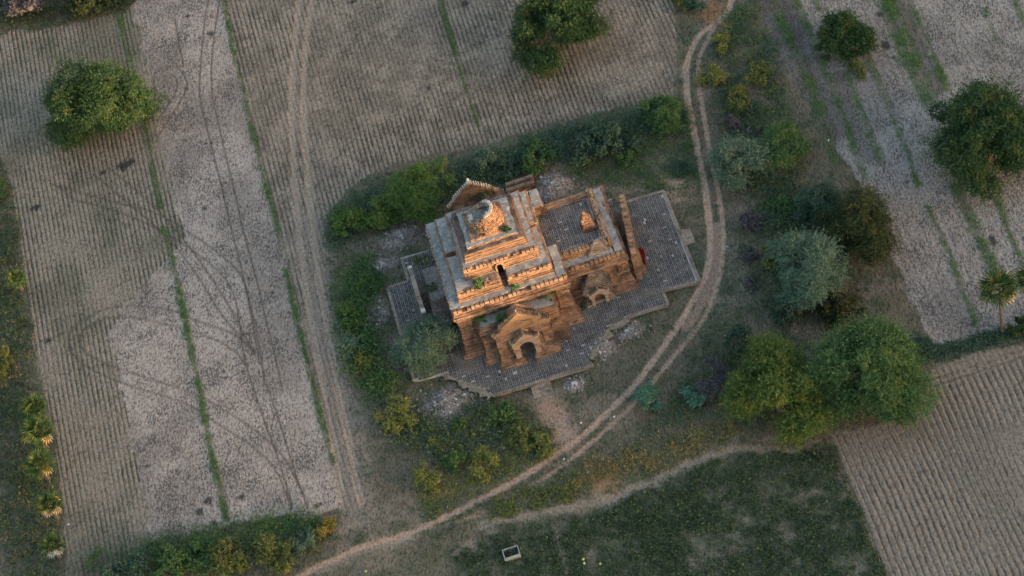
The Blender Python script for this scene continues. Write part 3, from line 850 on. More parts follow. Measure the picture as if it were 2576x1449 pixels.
mb = MB(); mc = MB(); zc = 13.55; singles = 0
while zc < 16.2:
    rad_ = 2.2 - .22 * (zc - 13.55) - .075 * (zc - 13.55) ** 2
    n = int(2 * pi * rad_ / .27); ph0 = rnd.random()
    for i in range(n):
        a = 2 * pi * (i + ph0) / n
        if zc > topz(a) + rnd.uniform(-.08, .08): continue
        ruin = 1 if 170 < math.degrees(a) % 360 < 258 else 0
        jr = rnd.uniform(-.05, .05) - (rnd.uniform(0, .25) if ruin else 0) - (.12 if rnd.random() < .12 else 0)
        r_ = rad_ + jr - .2
        mb.rbox(SX + r_ * cos(a), SY + r_ * sin(a), zc + .055, .42, .25, .105, a + rnd.uniform(-.12, .12), .012)
        r2_ = rad_ - .52
        if rnd.random() < .8: mc.rbox(SX + r2_ * cos(a), SY + r2_ * sin(a), zc + .055, .3, .24, .1, a, .01)
    zc += .115
mb.build('brick_courses', M['brick_orange'], drum, 'stuff'); mc.build('inner_courses', M['rim'], drum, 'stuff')
for i in range(48):      # white jointed bricks along the broken rim
    a = radians(-92 + i * 3.5); z_ = topz(a)
    rad_ = 2.2 - .22 * (z_ - 13.55) - .075 * (z_ - 13.55) ** 2 - .22
    piece('brick', M['white'], drum, SX + rad_ * cos(a), SY + rad_ * sin(a), z_ + rnd.uniform(-.02, .05), .36, .12, .1, a)
for i in range(34):
    a = radians(rnd.uniform(140, 225)); r_ = rnd.uniform(1.2, 1.75)
    piece('brick', M['white'], drum, SX + r_ * cos(a), SY + r_ * sin(a), 14.2 + rnd.uniform(0, .12), .34, .16, .1, a)

# ---- hall to the east
HX0, HX1, HY0, HY1 = 6.0, 13.5, -4.75, 5.5
P_H = foot(.5, 2.25, 1.6, .15) + [(2.25, 4.45, 0), (4.45, 4.65, .25), (4.65, 4.9, .5), (4.9, 5.2, .8), (5.2, 5.4, .5)]
hall = section('wall', [(HX0, HX1 - .05, HY0 + .05, HY1 - .05, .5, 5.82)])
def hall_c(mb):
    courses(mb, HX0, HX1, HY0, HY1, P_H, 'SEN', .35, skip=[('S', 6.0, 6.6, 2.2, 4.6)])
    courses(mb, HX1 - 1.1, HX1, HY0, HY0 + 1, [(2.25, 4.4, .14)], 'SWE', .8); courses(mb, 6.3, 7.2, HY0, HY0 + 1, [(2.25, 4.4, .14)], 'SWE', .8)
    courses(mb, HX0, HX1 - .08, HY0, HY1 - .05, [(5.4, 5.85, .0)], 'EN', 1, .15, jit=.06)
stuff_courses(hall, M['brick'], hall_c)
coping(hall, 6.4, 13.55, -4.75, 5.4, 5.92, .56, missing=0)
ragged_slab('roof_slab', [(6.3, 12.5, -4.58, -2.9), (12.3, 13.42, -4.58, -1.2), (12.3, 13.25, -1.2, 2.4), (12.3, 13.0, 2.4, 3.4), (12.3, 13.4, 3.4, 5.45)], 5.8, 5.9, T)
P_PAR = [(5.9, 6.1, .18), (6.1, 6.45, .06), (6.45, 6.6, .0)]
par = section('parapet', [(6.2, 12.35, -3.4, -2.85, 5.8, 6.85), (11.75, 12.35, -3.4, 4.9, 5.8, 6.85), (6.2, 11.8, 4.4, 4.9, 5.8, 6.55)])
def par_c(mb):
    courses(mb, 6.2, 12.4, -3.45, -2.8, P_PAR + [(6.6, 6.7, .05)], 'SE', 1, .12, jit=.02)
    courses(mb, 11.7, 12.4, -3.45, 4.95, P_PAR + [(6.6, 6.88, .04)], 'EW', 1, .12, jit=.05)
    courses(mb, 6.2, 11.8, 4.35, 4.95, [(5.9, 6.6, .03)], 'SN', 1, .14, jit=.06)
stuff_courses(par, M['brick_orange'], par_c)
coping(par, 6.25, 12.4, -3.38, 6.66, 6.98,   .46, .11, .5, missing=.06)
for i in range(24): piece('rim_brick', M['rim'], T, 6.5 + i * .24, -2.88 + rnd.uniform(-.05, .05), 6.86, .1, .32, .12, rnd.uniform(-.1, .1))
for i in range(26): piece('rim_brick', M['rim'], T, 12.1 + rnd.uniform(-.15, .2), -2.6 + i * .285, 6.87, .3, .13, .1, rnd.uniform(-.2, .2))


def basket(mb, rects, z, poly=None, holes=(), u=.44, j=.012, singles=None, single_cap=0, rot_rows=True):
    """basket-weave paving: pairs of bricks turned a quarter from square to square"""
    for x0, x1, y0, y1 in rects:
        nx_, ny_ = int((x1 - x0) / u), int((y1 - y0) / u)
        for i in range(nx_):
            for k_ in range(ny_):
                cx, cy = x0 + (i + .5) * u, y0 + (k_ + .5) * u
                if poly is not None and not inpoly(A([cx]), A([cy]), poly)[0]: continue
                if any(a < cx < b_ and c < cy < d for a, b_, c, d in holes): continue
                hor = (i + k_) % 2
                for q in (-1, 1):
                    dz = rnd.uniform(-j, j); bx, by = (cx, cy + q * u / 4) if hor else (cx + q * u / 4, cy)
                    lx, ly = (u - .075, u / 2 - .07) if hor else (u / 2 - .07, u - .075)
                    if rnd.random() < .012: continue
                    if singles is not None and len(singles) < single_cap and rnd.random() < .2 and by < -11:
                        singles.append((bx, by, lx, ly, z + dz)); continue
                    mb.rbox(bx, by, z + dz - .04, lx, ly, .08, rnd.uniform(-.02, .02), .008)


fl = section('roof_floor', [(5.2, 11.72, -2.86, 4.4, 5.7, 6.24)], T, M['mortar'])
mb = MB(); basket(mb, [(5.25, 11.7, -2.8, 4.35)], 6.27); mb.build('brick_paving', M['paving'], fl, 'stuff')
# broken spirelet and brick buttress on the hall roof
def pile(name, steps, mtl, parent=T):
    mb = MB(); cc = MB()
    for x0, x1, y0, y1, z0, z1 in steps:
        courses(mb, x0, x1, y0, y1, [(z0, z1, 0)], 'SWEN', 1, .13, jit=.045, lmin=.25, lmax=.42, rough=.12); cc.box(x0 + .1, x1 - .1, y0 + .1, y1 - .1, z0, z1 - .03)
    o = cc.build(name, mtl, parent); mb.build('brick_courses', mtl, o, 'stuff')
    return o
sp = []
for i in range(11):
    f_ = i / 10; z_ = 6.25 + f_ * 2.7
    hw = .72 * (1 - f_) ** 1.1 + .16 + (.14 if i in (5, 6) else 0); cx = 10.66 - .22 * f_; cy = -.15
    sp.append((cx - hw, cx + hw, cy - hw * .8, cy + hw * .8, z_, z_ + .28))
pile('roof_spirelet', sp, M['brick'])
bt = []
for i in range(9):
    f_ = i / 8; hw = .98 * (1 - f_) + .3
    bt.append((10.68 + .1 * f_ - hw, 10.68 + .1 * f_ + hw, -4.15 + .75 * f_, -3.3, 5.9 + f_ * 1.25, 5.9 + f_ * 1.25 + .16))
pile('roof_buttress', bt, M['rim'])

# ---- east porch and leaning gable wall
ep = section('porch', [(13.4, 15.1, -4.2, 3.2, .5, 2.9)])
def ep_c(mb):
    courses(mb, 13.3, 15.15, -4.3, 3.3, [(.5, 1.3, .25), (1.3, 1.6, .12), (1.6, 2.9, 0)], 'SEN', 1)
    for i in range(9):
        for k_ in range(19): mb.rbox(13.55 + i * .21, -4.1 + k_ * .4 + (i % 2) * .2, 3.0 + .02 * rnd.random() - .05 * i, .19, .37, .1, 0, .012)
stuff_courses(ep, M['brick'], ep_c)
gbl = empty('gable', (14.98, -.6, .5), None, None, None, radians(-6.5)); gbl.parent = T; gbl.location = (14.98 + .5, 0, 0)
gmb = MB()


def egz(s): return 5.0 + 1.0 * (1 - abs(s) / 4.6) + .25 * (sin(s * 2.3) > .6)


s = -4.7
while s < 4.6:
    L = rnd.uniform(.4, .6); top = egz(s + L / 2) - .5 + rnd.uniform(-.1, .1); z_ = 0
    zz = 0
    while zz < top:
        gmb.box(-.38 + rnd.uniform(-.06, .04), .36 + rnd.uniform(-.03, .04), s, s + L - .012, zz, zz + .17)
        zz += .182
    s += L
me = bpy.data.meshes.new('gable_wall'); me.from_pydata(gmb.v, [], gmb.f); me.update(); me.materials.append(M['brick'])
o = bpy.data.objects.new('gable_wall', me); COL.objects.link(o); o.parent = gbl
for i in range(17):
    s = -4.5 + i * .55
    o = link_mesh('coping_block', rnd.choice(UNITM[('coping_block', M['brick1'].name, 1.0)]), None); o.parent = gbl
    o.location = (.02, s, egz(s) - .45); o.scale = (.62, .3 if i % 4 else .42, .3 if i % 3 else .55)
# red double door standing open on the terrace side
for (ax, ay), (bx, by), nm in (((15.42, -1.95), (15.95, -2.3), 'a'), ((15.35, -2.95), (15.7, -3.35), 'b')):
    dmb = MB(); Ld = hypot(bx - ax, by - ay); ang = atan2(by - ay, bx - ax)
    dmb.rbox((ax + bx) / 2, (ay + by) / 2, 1.3, Ld, .06, 1.6, ang)
    d = dmb.build('door', M['red'], T)
    dmb = MB()
    nxn, nyn = -sin(ang), cos(ang)
    for zz in (.58, 1.3, 2.04):
        dmb.rbox((ax + bx) / 2, (ay + by) / 2, zz, Ld - .02, .1, .1, ang)
    dmb.build('door_rail', M['red'], d)

# ---- south porches
p1 = section('porch', [(-4.85, -1.3, -9.05, -7.2, .5, 5.5), (.4, 4.05, -9.05, -7.2, .5, 5.5), (-1.35, .45, -9.05, -7.2, 3.8, 5.5)])
P_P1 = foot(.5, 2.3, 1.25, .12) + [(2.3, 4.4, 0), (4.4, 4.6, .1), (4.6, 4.85, .22), (4.85, 5.15, .38), (5.15, 5.35, .2), (5.35, 5.62, .0)]
def p1_c(mb):
    courses(mb, -4.9, 4.1, -9.1, -7.2, P_P1, 'SWE', .55, skip=[('S', -1.3, .4, .4, 3.8)])
    for a in (-4.9, 3.1): courses(mb, a, a + 1.0, -9.1, -8.1, [(2.3, 4.35, .13)], 'SWE', 1)
stuff_courses(p1, M['brick'], p1_c)
ragged_slab('roof_slab', [(-4.8, 4.0, -8.85, -7.35)], 5.55, 5.66, T, .3, .1)
p2 = section('porch', [(-3.45, -1.3, -10.5, -9.0, .5, 4.5), (.4, 2.65, -10.5, -9.0, .5, 4.5), (-1.35, .45, -10.5, -9.0, 3.8, 4.5)])
P_P2 = foot(.5, 1.95, 1.1, .12, 7) + [(1.95, 4.0, 0), (4.0, 4.25, .12), (4.25, 4.55, .25)]
def p2_c(mb):
    courses(mb, -3.5, 2.7, -10.55, -9.0, P_P2, 'SWE', .55, skip=[('S', -1.4, .5, .4, 3.9)])
    for a in (-3.5, 1.9): courses(mb, a, a + .8, -10.55, -9.8, [(1.95, 4.0, .14)], 'SWE', 1)
stuff_courses(p2, M['brick'], p2_c)
GC = -.4
def gable_pts(c, w0, z0, w1, z1, zt, zb):
    return [(c - w0, zb), (c + w0, zb), (c + w0, z0), (c + w1 + .12, z1 - .35), (c + w1, z1), (c, zt), (c - w1, z1), (c - w1 - .12, z1 - .35), (c - w0, z0)]
mb = MB(); mb.prism_y(gable_pts(GC, 3.35, 5.0, 2.3, 6.0, 7.75, 4.45), -10.35, -9.75); ped = mb.build('pediment', M['brick_orange'], T)
mb = MB()
for i in range(14):
    for zz, off in ((4.5, .14), (4.7, .07)):
        x0 = GC - 3.2 + i * .457; mb.box(x0, x0 + .44, -10.35 - off, -10.2, zz, zz + .16, .01)
mb.build('pediment_band', M['brick'], T)
for i in range(5): piece('dentil', M['brick1'], ped, GC - .1 + i * .36, -10.4, 6.45 - i * .12, .16, .16, .16)
mb = MB(); mb.prism_y([(GC - 2.3, 5.3), (GC + 2.3, 5.3), (GC + .25, 7.1), (GC - .25, 7.1)], -9.75, -8.3); rf = mb.build('porch_roof', M['brick'], T)
def teeth(parent, name, pts, y, n, h, w_, d, mtl, fin=(), c=None):
    L = [hypot(b_[0] - a[0], b_[1] - a[1]) for a, b_ in zip(pts, pts[1:])]; tot = sum(L)
    for i in range(n):
        t_ = (i + .5) / n * tot; k_ = 0
        while t_ > L[k_]: t_ -= L[k_]; k_ += 1
        a, b_ = pts[k_], pts[k_ + 1]; f_ = t_ / L[k_]
        xx, zz = a[0] + (b_[0] - a[0]) * f_, a[1] + (b_[1] - a[1]) * f_
        tilt = (xx - c) * .12
        piece(name, mtl, parent, xx, y, zz - .06, w_, d, h * rnd.uniform(.8, 1.15), 0, .45, .05, 0, tilt)
    for xx, zz, hh_ in fin: piece('finial', M['rim'], parent, xx, y, zz - .05, .3, .4, hh_, 0, .45)
gp = [(GC - 3.35, 5.0), (GC - 2.42, 5.65), (GC - 2.3, 6.0), (GC, 7.75), (GC + 2.3, 6.0), (GC + 2.42, 5.65), (GC + 3.35, 5.0)]
teeth(ped, 'antefix', gp, -10.05, 40, .52, .15, .5, M['tooth'], [(GC, 7.7, .55), (GC - 2.35, 5.95, .6), (GC + 2.35, 5.95, .6), (GC - 3.35, 4.95, .45), (GC + 3.35, 4.95, .45)], GC)
teeth(rf, 'antefix', [(GC + .1, 7.05), (GC + 2.2, 5.35)], -8.9, 12, .45, .12, .3, M['tooth'], (), GC)
# entrance arch with its own small gable
PC = -.45
inn = arc(PC, .86, 2.9, 3.75, .5, 10)
n_ = len(inn)
outp = [(PC - 1.5, .5), (PC - 1.5, 2.9), (PC - 1.62, 3.35), (PC - 1.65, 4.05), (PC - 1.15, 4.2), (PC - .7, 4.6), (PC, 5.15), (PC + .7, 4.6), (PC + 1.15, 4.2), (PC + 1.65, 4.05), (PC + 1.62, 3.35), (PC + 1.5, 2.9), (PC + 1.5, .5)]
inn = [inn[0], inn[1]] + [(PC - .86 * cos(pi * i / 10), 2.9 + .85 * sin(pi * i / 10)) for i in range(1, 10)] + [inn[-2], inn[-1]]
assert len(inn) == len(outp)
mb = MB(); mb.strip_y(inn, outp, -11.45, -10.4); ent = mb.build('entrance_arch', M['brick_pale'], T)
mb = MB(); courses(mb, PC - 1.5, PC - .88, -11.42, -10.4, [(.5, .95, .35), (.95, 1.3, .2), (2.7, 2.95, .12)], 'SW', 1, .17, jit=.02); courses(mb, PC + .88, PC + 1.5, -11.42, -10.4, [(.5, .95, .35), (.95, 1.3, .2), (2.7, 2.95, .12)], 'SE', 1, .17, jit=.02)
mb.build('brick_courses', M['brick'], ent, 'stuff')
teeth(ent, 'antefix', outp[3:10], -11.05, 20, .42, .12, .6, M['tooth'], [(PC, 5.1, .4), (PC - 1.65, 4.0, .45), (PC + 1.65, 4.0, .45)], PC)
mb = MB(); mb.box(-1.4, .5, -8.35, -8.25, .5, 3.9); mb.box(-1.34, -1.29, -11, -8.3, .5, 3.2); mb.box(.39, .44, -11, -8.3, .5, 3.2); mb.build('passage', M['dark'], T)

# ---- small niche porch on the hall front
NC = 9.28
nb = section('niche_porch', [(7.85, 8.45, -6.5, -4.9, .5, 2.5), (10.1, 10.7, -6.5, -4.9, .5, 2.5), (7.85, 10.7, -5.9, -4.9, .5, 2.5)])
steps = []
for i in range(11):
    f_ = i / 11; hw = 1.62 * (1 - f_) + .16 + .05 * (i % 2); steps.append((NC + .1 - hw, NC + .1 + hw, -6.5 + 1.05 * f_, -4.7, 2.5 + i * .23, 2.5 + i * .23 + .23))
def nb_c(mb):
    courses(mb, 7.8, 10.75, -6.55, -4.9, [(.5, .9, .35), (.9, 1.2, .2), (1.2, 2.2, 0), (2.2, 2.5, .12)], 'SWE', .9, skip=[('S', 8.4, 10.1, .4, 2.6)])
    for x0, x1, y0, y1, z0, z1 in steps: courses(mb, x0, x1, y0, y1, [(z0, z0 + .12, .0), (z0 + .12, z1, .10)], 'SWE', 1, .12, jit=.03)
    for x0, x1, y0, y1, z0, z1 in steps: mb.box(x0 + .08, x1 - .08, y0 + .1, y1, z0, z1 - .02)
stuff_courses(nb, M['brick_grey'], nb_c)
inn = [(NC - .62, .5), (NC - .62, 1.7)] + [(NC - .62 * cos(pi * i / 10), 1.7 + .7 * sin(pi * i / 10)) for i in range(1, 10)] + [(NC + .62, 1.7), (NC + .62, .5)]
out = [(NC - 1.0, .5), (NC - 1.0, 1.75), (NC - 1.2, 2.0), (NC - 1.2, 2.45), (NC - .85, 2.55), (NC - .5, 2.8), (NC, 3.15), (NC + .5, 2.8), (NC + .85, 2.55), (NC + 1.2, 2.45), (NC + 1.2, 2.0), (NC + 1.0, 1.75), (NC + 1.0, .5)]
mb = MB(); mb.strip_y(inn, out, -6.95, -5.95); na = mb.build('niche_arch', M['brick_pale'], T)
teeth(na, 'antefix', out[3:10], -6.6, 14, .28, .1, .45, M['tooth'], [(NC, 3.1, .3), (NC - 1.2, 2.4, .3), (NC + 1.2, 2.4, .3)], NC)

# ---- west porch, mostly fallen
wp = section('porch', [(-9.4, -7.2, -4.6, 4.2, .5, 3.3), (-10.5, -9.3, -3.4, 3.2, .5, 2.3)])
def wp_c(mb):
    courses(mb, -9.45, -7.2, -4.7, 4.3, [(.5, 1.0, .35), (1.0, 1.4, .2), (1.4, 2.9, 0), (2.9, 3.3, .15)], 'SWN', 1)
    for i in range(10):
        for k_ in range(9): mb.rbox(-9.3 + i * .21, -4.4 + k_ * .4 + (i % 2) * .2, 3.33 + rnd.uniform(-.02, .03), .19, .37, .1, 0, .015)
    for i in range(5):
        for k_ in range(12): mb.rbox(-10.35 + i * .21, -3.2 + k_ * .4 + (i % 2) * .2, 2.33 + rnd.uniform(-.02, .03), .19, .37, .1, 0, .015)
stuff_courses(wp, M['brick_dark'], wp_c)
mb = MB(); mb.box(-9.35, -7.2, -4.6, 4.2, 3.29, 3.32); mb.box(-10.45, -9.4, -3.3, 3.1, 2.29, 2.32); mb.build('roof_fill', M['fill'], wp)
wg = section('gable_wall', [(-10.85, -10.45, -2.0, 4.4, .5, 2.6)])
def wg_c(mb):
    s = -2.3
    while s < 4.7:
        L = rnd.uniform(.3, .5); top = 4.15 - .5 * abs(s - 1.2) / 3.4; zz = .5
        while zz < top + rnd.uniform(-.1, .1): mb.box(-10.92 + rnd.uniform(-.03, .03), -10.38, s, s + L - .012, zz, zz + .165); zz += .178
        s += L
stuff_courses(wg, M['rim'], wg_c)
piece('finial', M['white'], wg, -10.65, 4.6, 3.6, .5, .35, .4); piece('finial', M['white'], wg, -10.6, -2.1, 3.4, .5, .55, .35)

# ---- north porch, seen over the roof
np_ = section('porch', [(-5.0, 4.1, 6.0, 9.3, .5, 4.8), (-3.6, 2.6, 9.2, 11.4, .5, 4.3)])
stuff_courses(np_, M['brick_dark'], lambda mb: (courses(mb, -5.1, 4.2, 6.0, 9.4, [(.5, 1.2, .5), (1.2, 4.6, 0), (4.6, 4.9, .2)], 'WEN', 1), courses(mb, -3.7, 2.7, 9.2, 11.5, [(.5, 1.2, .4), (1.2, 4.4, 0)], 'WEN', 1)))
mb = MB(); mb.prism_y(gable_pts(-1.0, 3.3, 4.2, 2.25, 5.3, 7.3, .8), 11.2, 11.9); ng = mb.build('pediment', M['brick_orange'], T)
mb = MB()
for i in range(17):
    for k_ in range(26):
        zz = 4.0 + i * .19; xx = -3.2 + k_ * .26 - (i % 2) * .1
        hw = 2.2 * (7.3 - zz) / 2.0 if zz > 5.3 else 2.6
        if abs(xx + 1.0) < hw - .12: mb.box(xx - .12, xx + .125, 11.13 + rnd.uniform(0, .04), 11.3, zz, zz + .175)
mb.build('brick_courses', M['brick_orange'], ng, 'stuff')
teeth(ng, 'antefix', [(-4.3, 4.0), (-3.4, 4.7), (-3.25, 5.3), (-1.0, 7.3), (1.25, 5.3)], 11.55, 22, .36, .2, .5, M['white'], [(1.4, 4.75, .8)], -1.0)
piece('finial', M['white'], ng, -1.0, 11.55, 7.1, .45, .5, .75, 0, .45)
piece('roof_block', M['brick_dark'], T, -.2, 8.6, 4.8, 1.6, 1.5, .5); piece('roof_block', M['brick_dark'], T, .5, 9.8, 4.3, .6, 2.4, .9)

# three hundred loose-edged single bricks standing proud of the lit south faces
for i in range(150):
    xx = -7.0 + rnd.random() * 13; zz = 7.0 + .17 * rnd.randrange(2)
    piece('brick', M['brick1'], cella, xx, -7.99, zz, rnd.uniform(.28, .4), .2, .14)
for i in range(60): piece('brick', M['brick1'], hall, 6.6 + rnd.random() * 6.8, -5.52, 4.95, rnd.uniform(.26, .38), .2, .14)

# ------------------------------------------------------------------ paved terrace around it
ter = empty('paved_terrace', (0, 0, 0), 'dark basket-weave brick terrace with pale brick edging around the temple', 'terrace'); ter['kind'] = 'structure'
del ter['category']
mb = MB(); mb.prism_z(TER, -.4, .455); tb = mb.build('mortar_bed', M['mortar'], ter)
mb = MB(); sing = []
holes = [(CX0 - .6, CX1 + .3, CY0 - .9, 9.3), (-5.4, 4.6, -10.1, -7), (-3.9, -1.3, -11.4, -9), (.4, 3.1, -11.4, -9), (6, 13.7, -6.1, 6), (13, 15.2, -4.4, 3.4), (-10.9, -7, -4.9, 4.4), (7.7, 10.8, -6.8, -5)]
basket(mb, [(-13.9, 20.7, -15, 9.4)], .5, TER, holes, singles=sing, single_cap=300)
mb.build('brick_paving', M['paving'], ter, 'stuff')
for bx, by, lx, ly, z_ in sing: piece('brick', M['paving1'], ter, bx, by, z_ - .08, lx, ly, .08, rnd.uniform(-.02, .02))
# rim of upright edge bricks
mb = MB()
def rim(a, b_):
    L = hypot(b_[0] - a[0], b_[1] - a[1]); n = int(L / .2); ang = atan2(b_[1] - a[1], b_[0] - a[0])
    for i in range(n):
        f_ = (i + .5) / n; nx_, ny_ = -sin(ang), cos(ang)
        mb.rbox(a[0] + (b_[0] - a[0]) * f_, a[1] + (b_[1] - a[1]) * f_, .40 + rnd.uniform(-.01, .01), .135, .38, .3, ang + rnd.uniform(-.03, .03), .008)
for i, k_ in ((1, 0), (0, 22), (22, 21), (21, 20), (20, 19), (14, 13), (4, 5), (5, 6), (6, 7)): rim(TER[i], TER[k_])
mb.build('edge_bricks', M['rim'], ter, 'stuff')
def bank(pts):
    P = smooth_path(pts, 2); vs_, fs2 = [], []
    for i, p in enumerate(P):
        q = P[min(i + 1, len(P) - 1)] - P[max(i - 1, 0)]; nrm = A([q[1], -q[0]]); nrm /= max(np.hypot(*nrm), 1e-6)
        for off, zz in ((-.4 - rnd.uniform(0, .8), .53), (-.15, .535 + rnd.uniform(-.01, .02)), (.3, .32), (1.0 + rnd.uniform(-.3, .5), .02)):
            pp = p + nrm * off; vs_.append((pp[0], pp[1], zz))
    for i in range(len(P) - 1):
        for k_ in range(3): a_ = i * 4 + k_; fs2.append((a_, a_ + 4, a_ + 5, a_ + 1))
    mb = MB(); mb.v = vs_; mb.f = fs2; return mb
bank(TER[13:7:-1]).build('soil_bank', M['dust'], None, 'structure'); bank(TER[19:14:-1]).build('soil_bank', M['dust'], None, 'structure')
# dusty skirt where the paving has crumbled (lower left and right)
for nm, lab, x0, y0, dx_, dy_, n_s in (('brick_steps', 'three low brick steps leading down from the south edge of the terrace', -.35, -15.05, 1, 0, 3), ('brick_steps', 'low brick steps on the east edge of the terrace beside the dirt road', 20.85, -1.0, 0, 1, 3)):
    e = empty(nm, (x0, y0, 0), lab, 'steps')
    for k_ in range(n_s):
        mb = MB(); W_ = 2.3; dpt = .55 if dx_ else .4; hz = .36 - .12 * k_
        n = 11
        for i in range(n):
            if dx_: mb.rbox(x0 - W_ / 2 + (i + .5) * W_ / n, y0 - dpt * (k_ + .5), hz / 2, W_ / n - .03, dpt - .03, hz, 0, .012)
            else: mb.rbox(x0 + dpt * (k_ + .5), y0 - W_ / 2 + (i + .5) * W_ / n, hz / 2, dpt - .03, W_ / n - .03, hz, 0, .012)
        mb.build('step', M['rim'], e)

# ruined low wall north of the temple
rw = empty('ruined_wall', (4.7, 14.4, 0), 'low ruined brick wall of two thin rows behind the temple', 'wall')
for yy, x0, x1, hh_ in ((14.05, 3.0, 6.5, .95), (14.95, 3.1, 6.6, .95)):
    mb = MB(); mb.box(x0, x1, yy - .16, yy + .16, 0, hh_ - .1); courses(mb, x0, x1, yy - .2, yy + .2, [(0, hh_, 0)], 'SNWE', 1, .15, jit=.03); mb.build('wall', M['brick'], rw)
    for i in range(20): piece('coping_brick', M['rim'], rw, x0 + .1 + i * (x1 - x0) / 20.5, yy, hh_, .09, .42, .16, rnd.uniform(-.1, .1))
mb = MB(); mb.box(3.0, 6.5, 14.25, 14.8, 0, .6); mb.build('wall_core', M['brick_dark'], rw)

# concrete trough in the crop field
tx, ty = G(1287, 1393, .35)
tr = empty('concrete_trough', (tx, ty, 0), 'open grey concrete water trough in the green crop field', 'trough')
mb = MB(); hx, hy, hz = .90, .64, .7
for x0, x1, y0, y1 in ((-hx, hx, -hy, -hy + .1), (-hx, hx, hy - .1, hy), (-hx, -hx + .1, -hy + .1, hy - .1), (hx - .1, hx, -hy + .1, hy - .1)): mb.box(tx + x0, tx + x1, ty + y0, ty + y1, 0, hz, .006)
mb.build('trough_wall', M['trough'], tr)
mb = MB(); mb.box(tx - hx + .1, tx + hx - .1, ty - hy + .1, ty + hy - .1, 0, .1)
for s_ in (-1, 1): mb.box(tx - hx + .101, tx + hx - .101, ty + s_ * (hy - .115) - .013, ty + s_ * (hy - .115) + .013, .1, hz - .06)
mb.build('trough_basin', M['troughin'], tr)

# ------------------------------------------------------------------ foliage
def leaf_quads(pos, axis, nrm, L, Wd):
    """diamond leaves: pos, long axis, rough normal"""
    u = axis / np.maximum(np.linalg.norm(axis, axis=1, keepdims=True), 1e-6)
    v = np.cross(nrm, u); v /= np.maximum(np.linalg.norm(v, axis=1, keepdims=True), 1e-6)
    L = L[:, None]; Wd = Wd[:, None]
    a = pos - u * L * .5; c = pos + u * L * .5; b_ = pos + v * Wd * .5 + u * L * .08; d = pos - v * Wd * .5 + u * L * .08
    vs = np.stack([a, b_, c, d], 1).reshape(-1, 3)
    f = np.arange(len(vs)).reshape(-1, 4)
    return vs, f


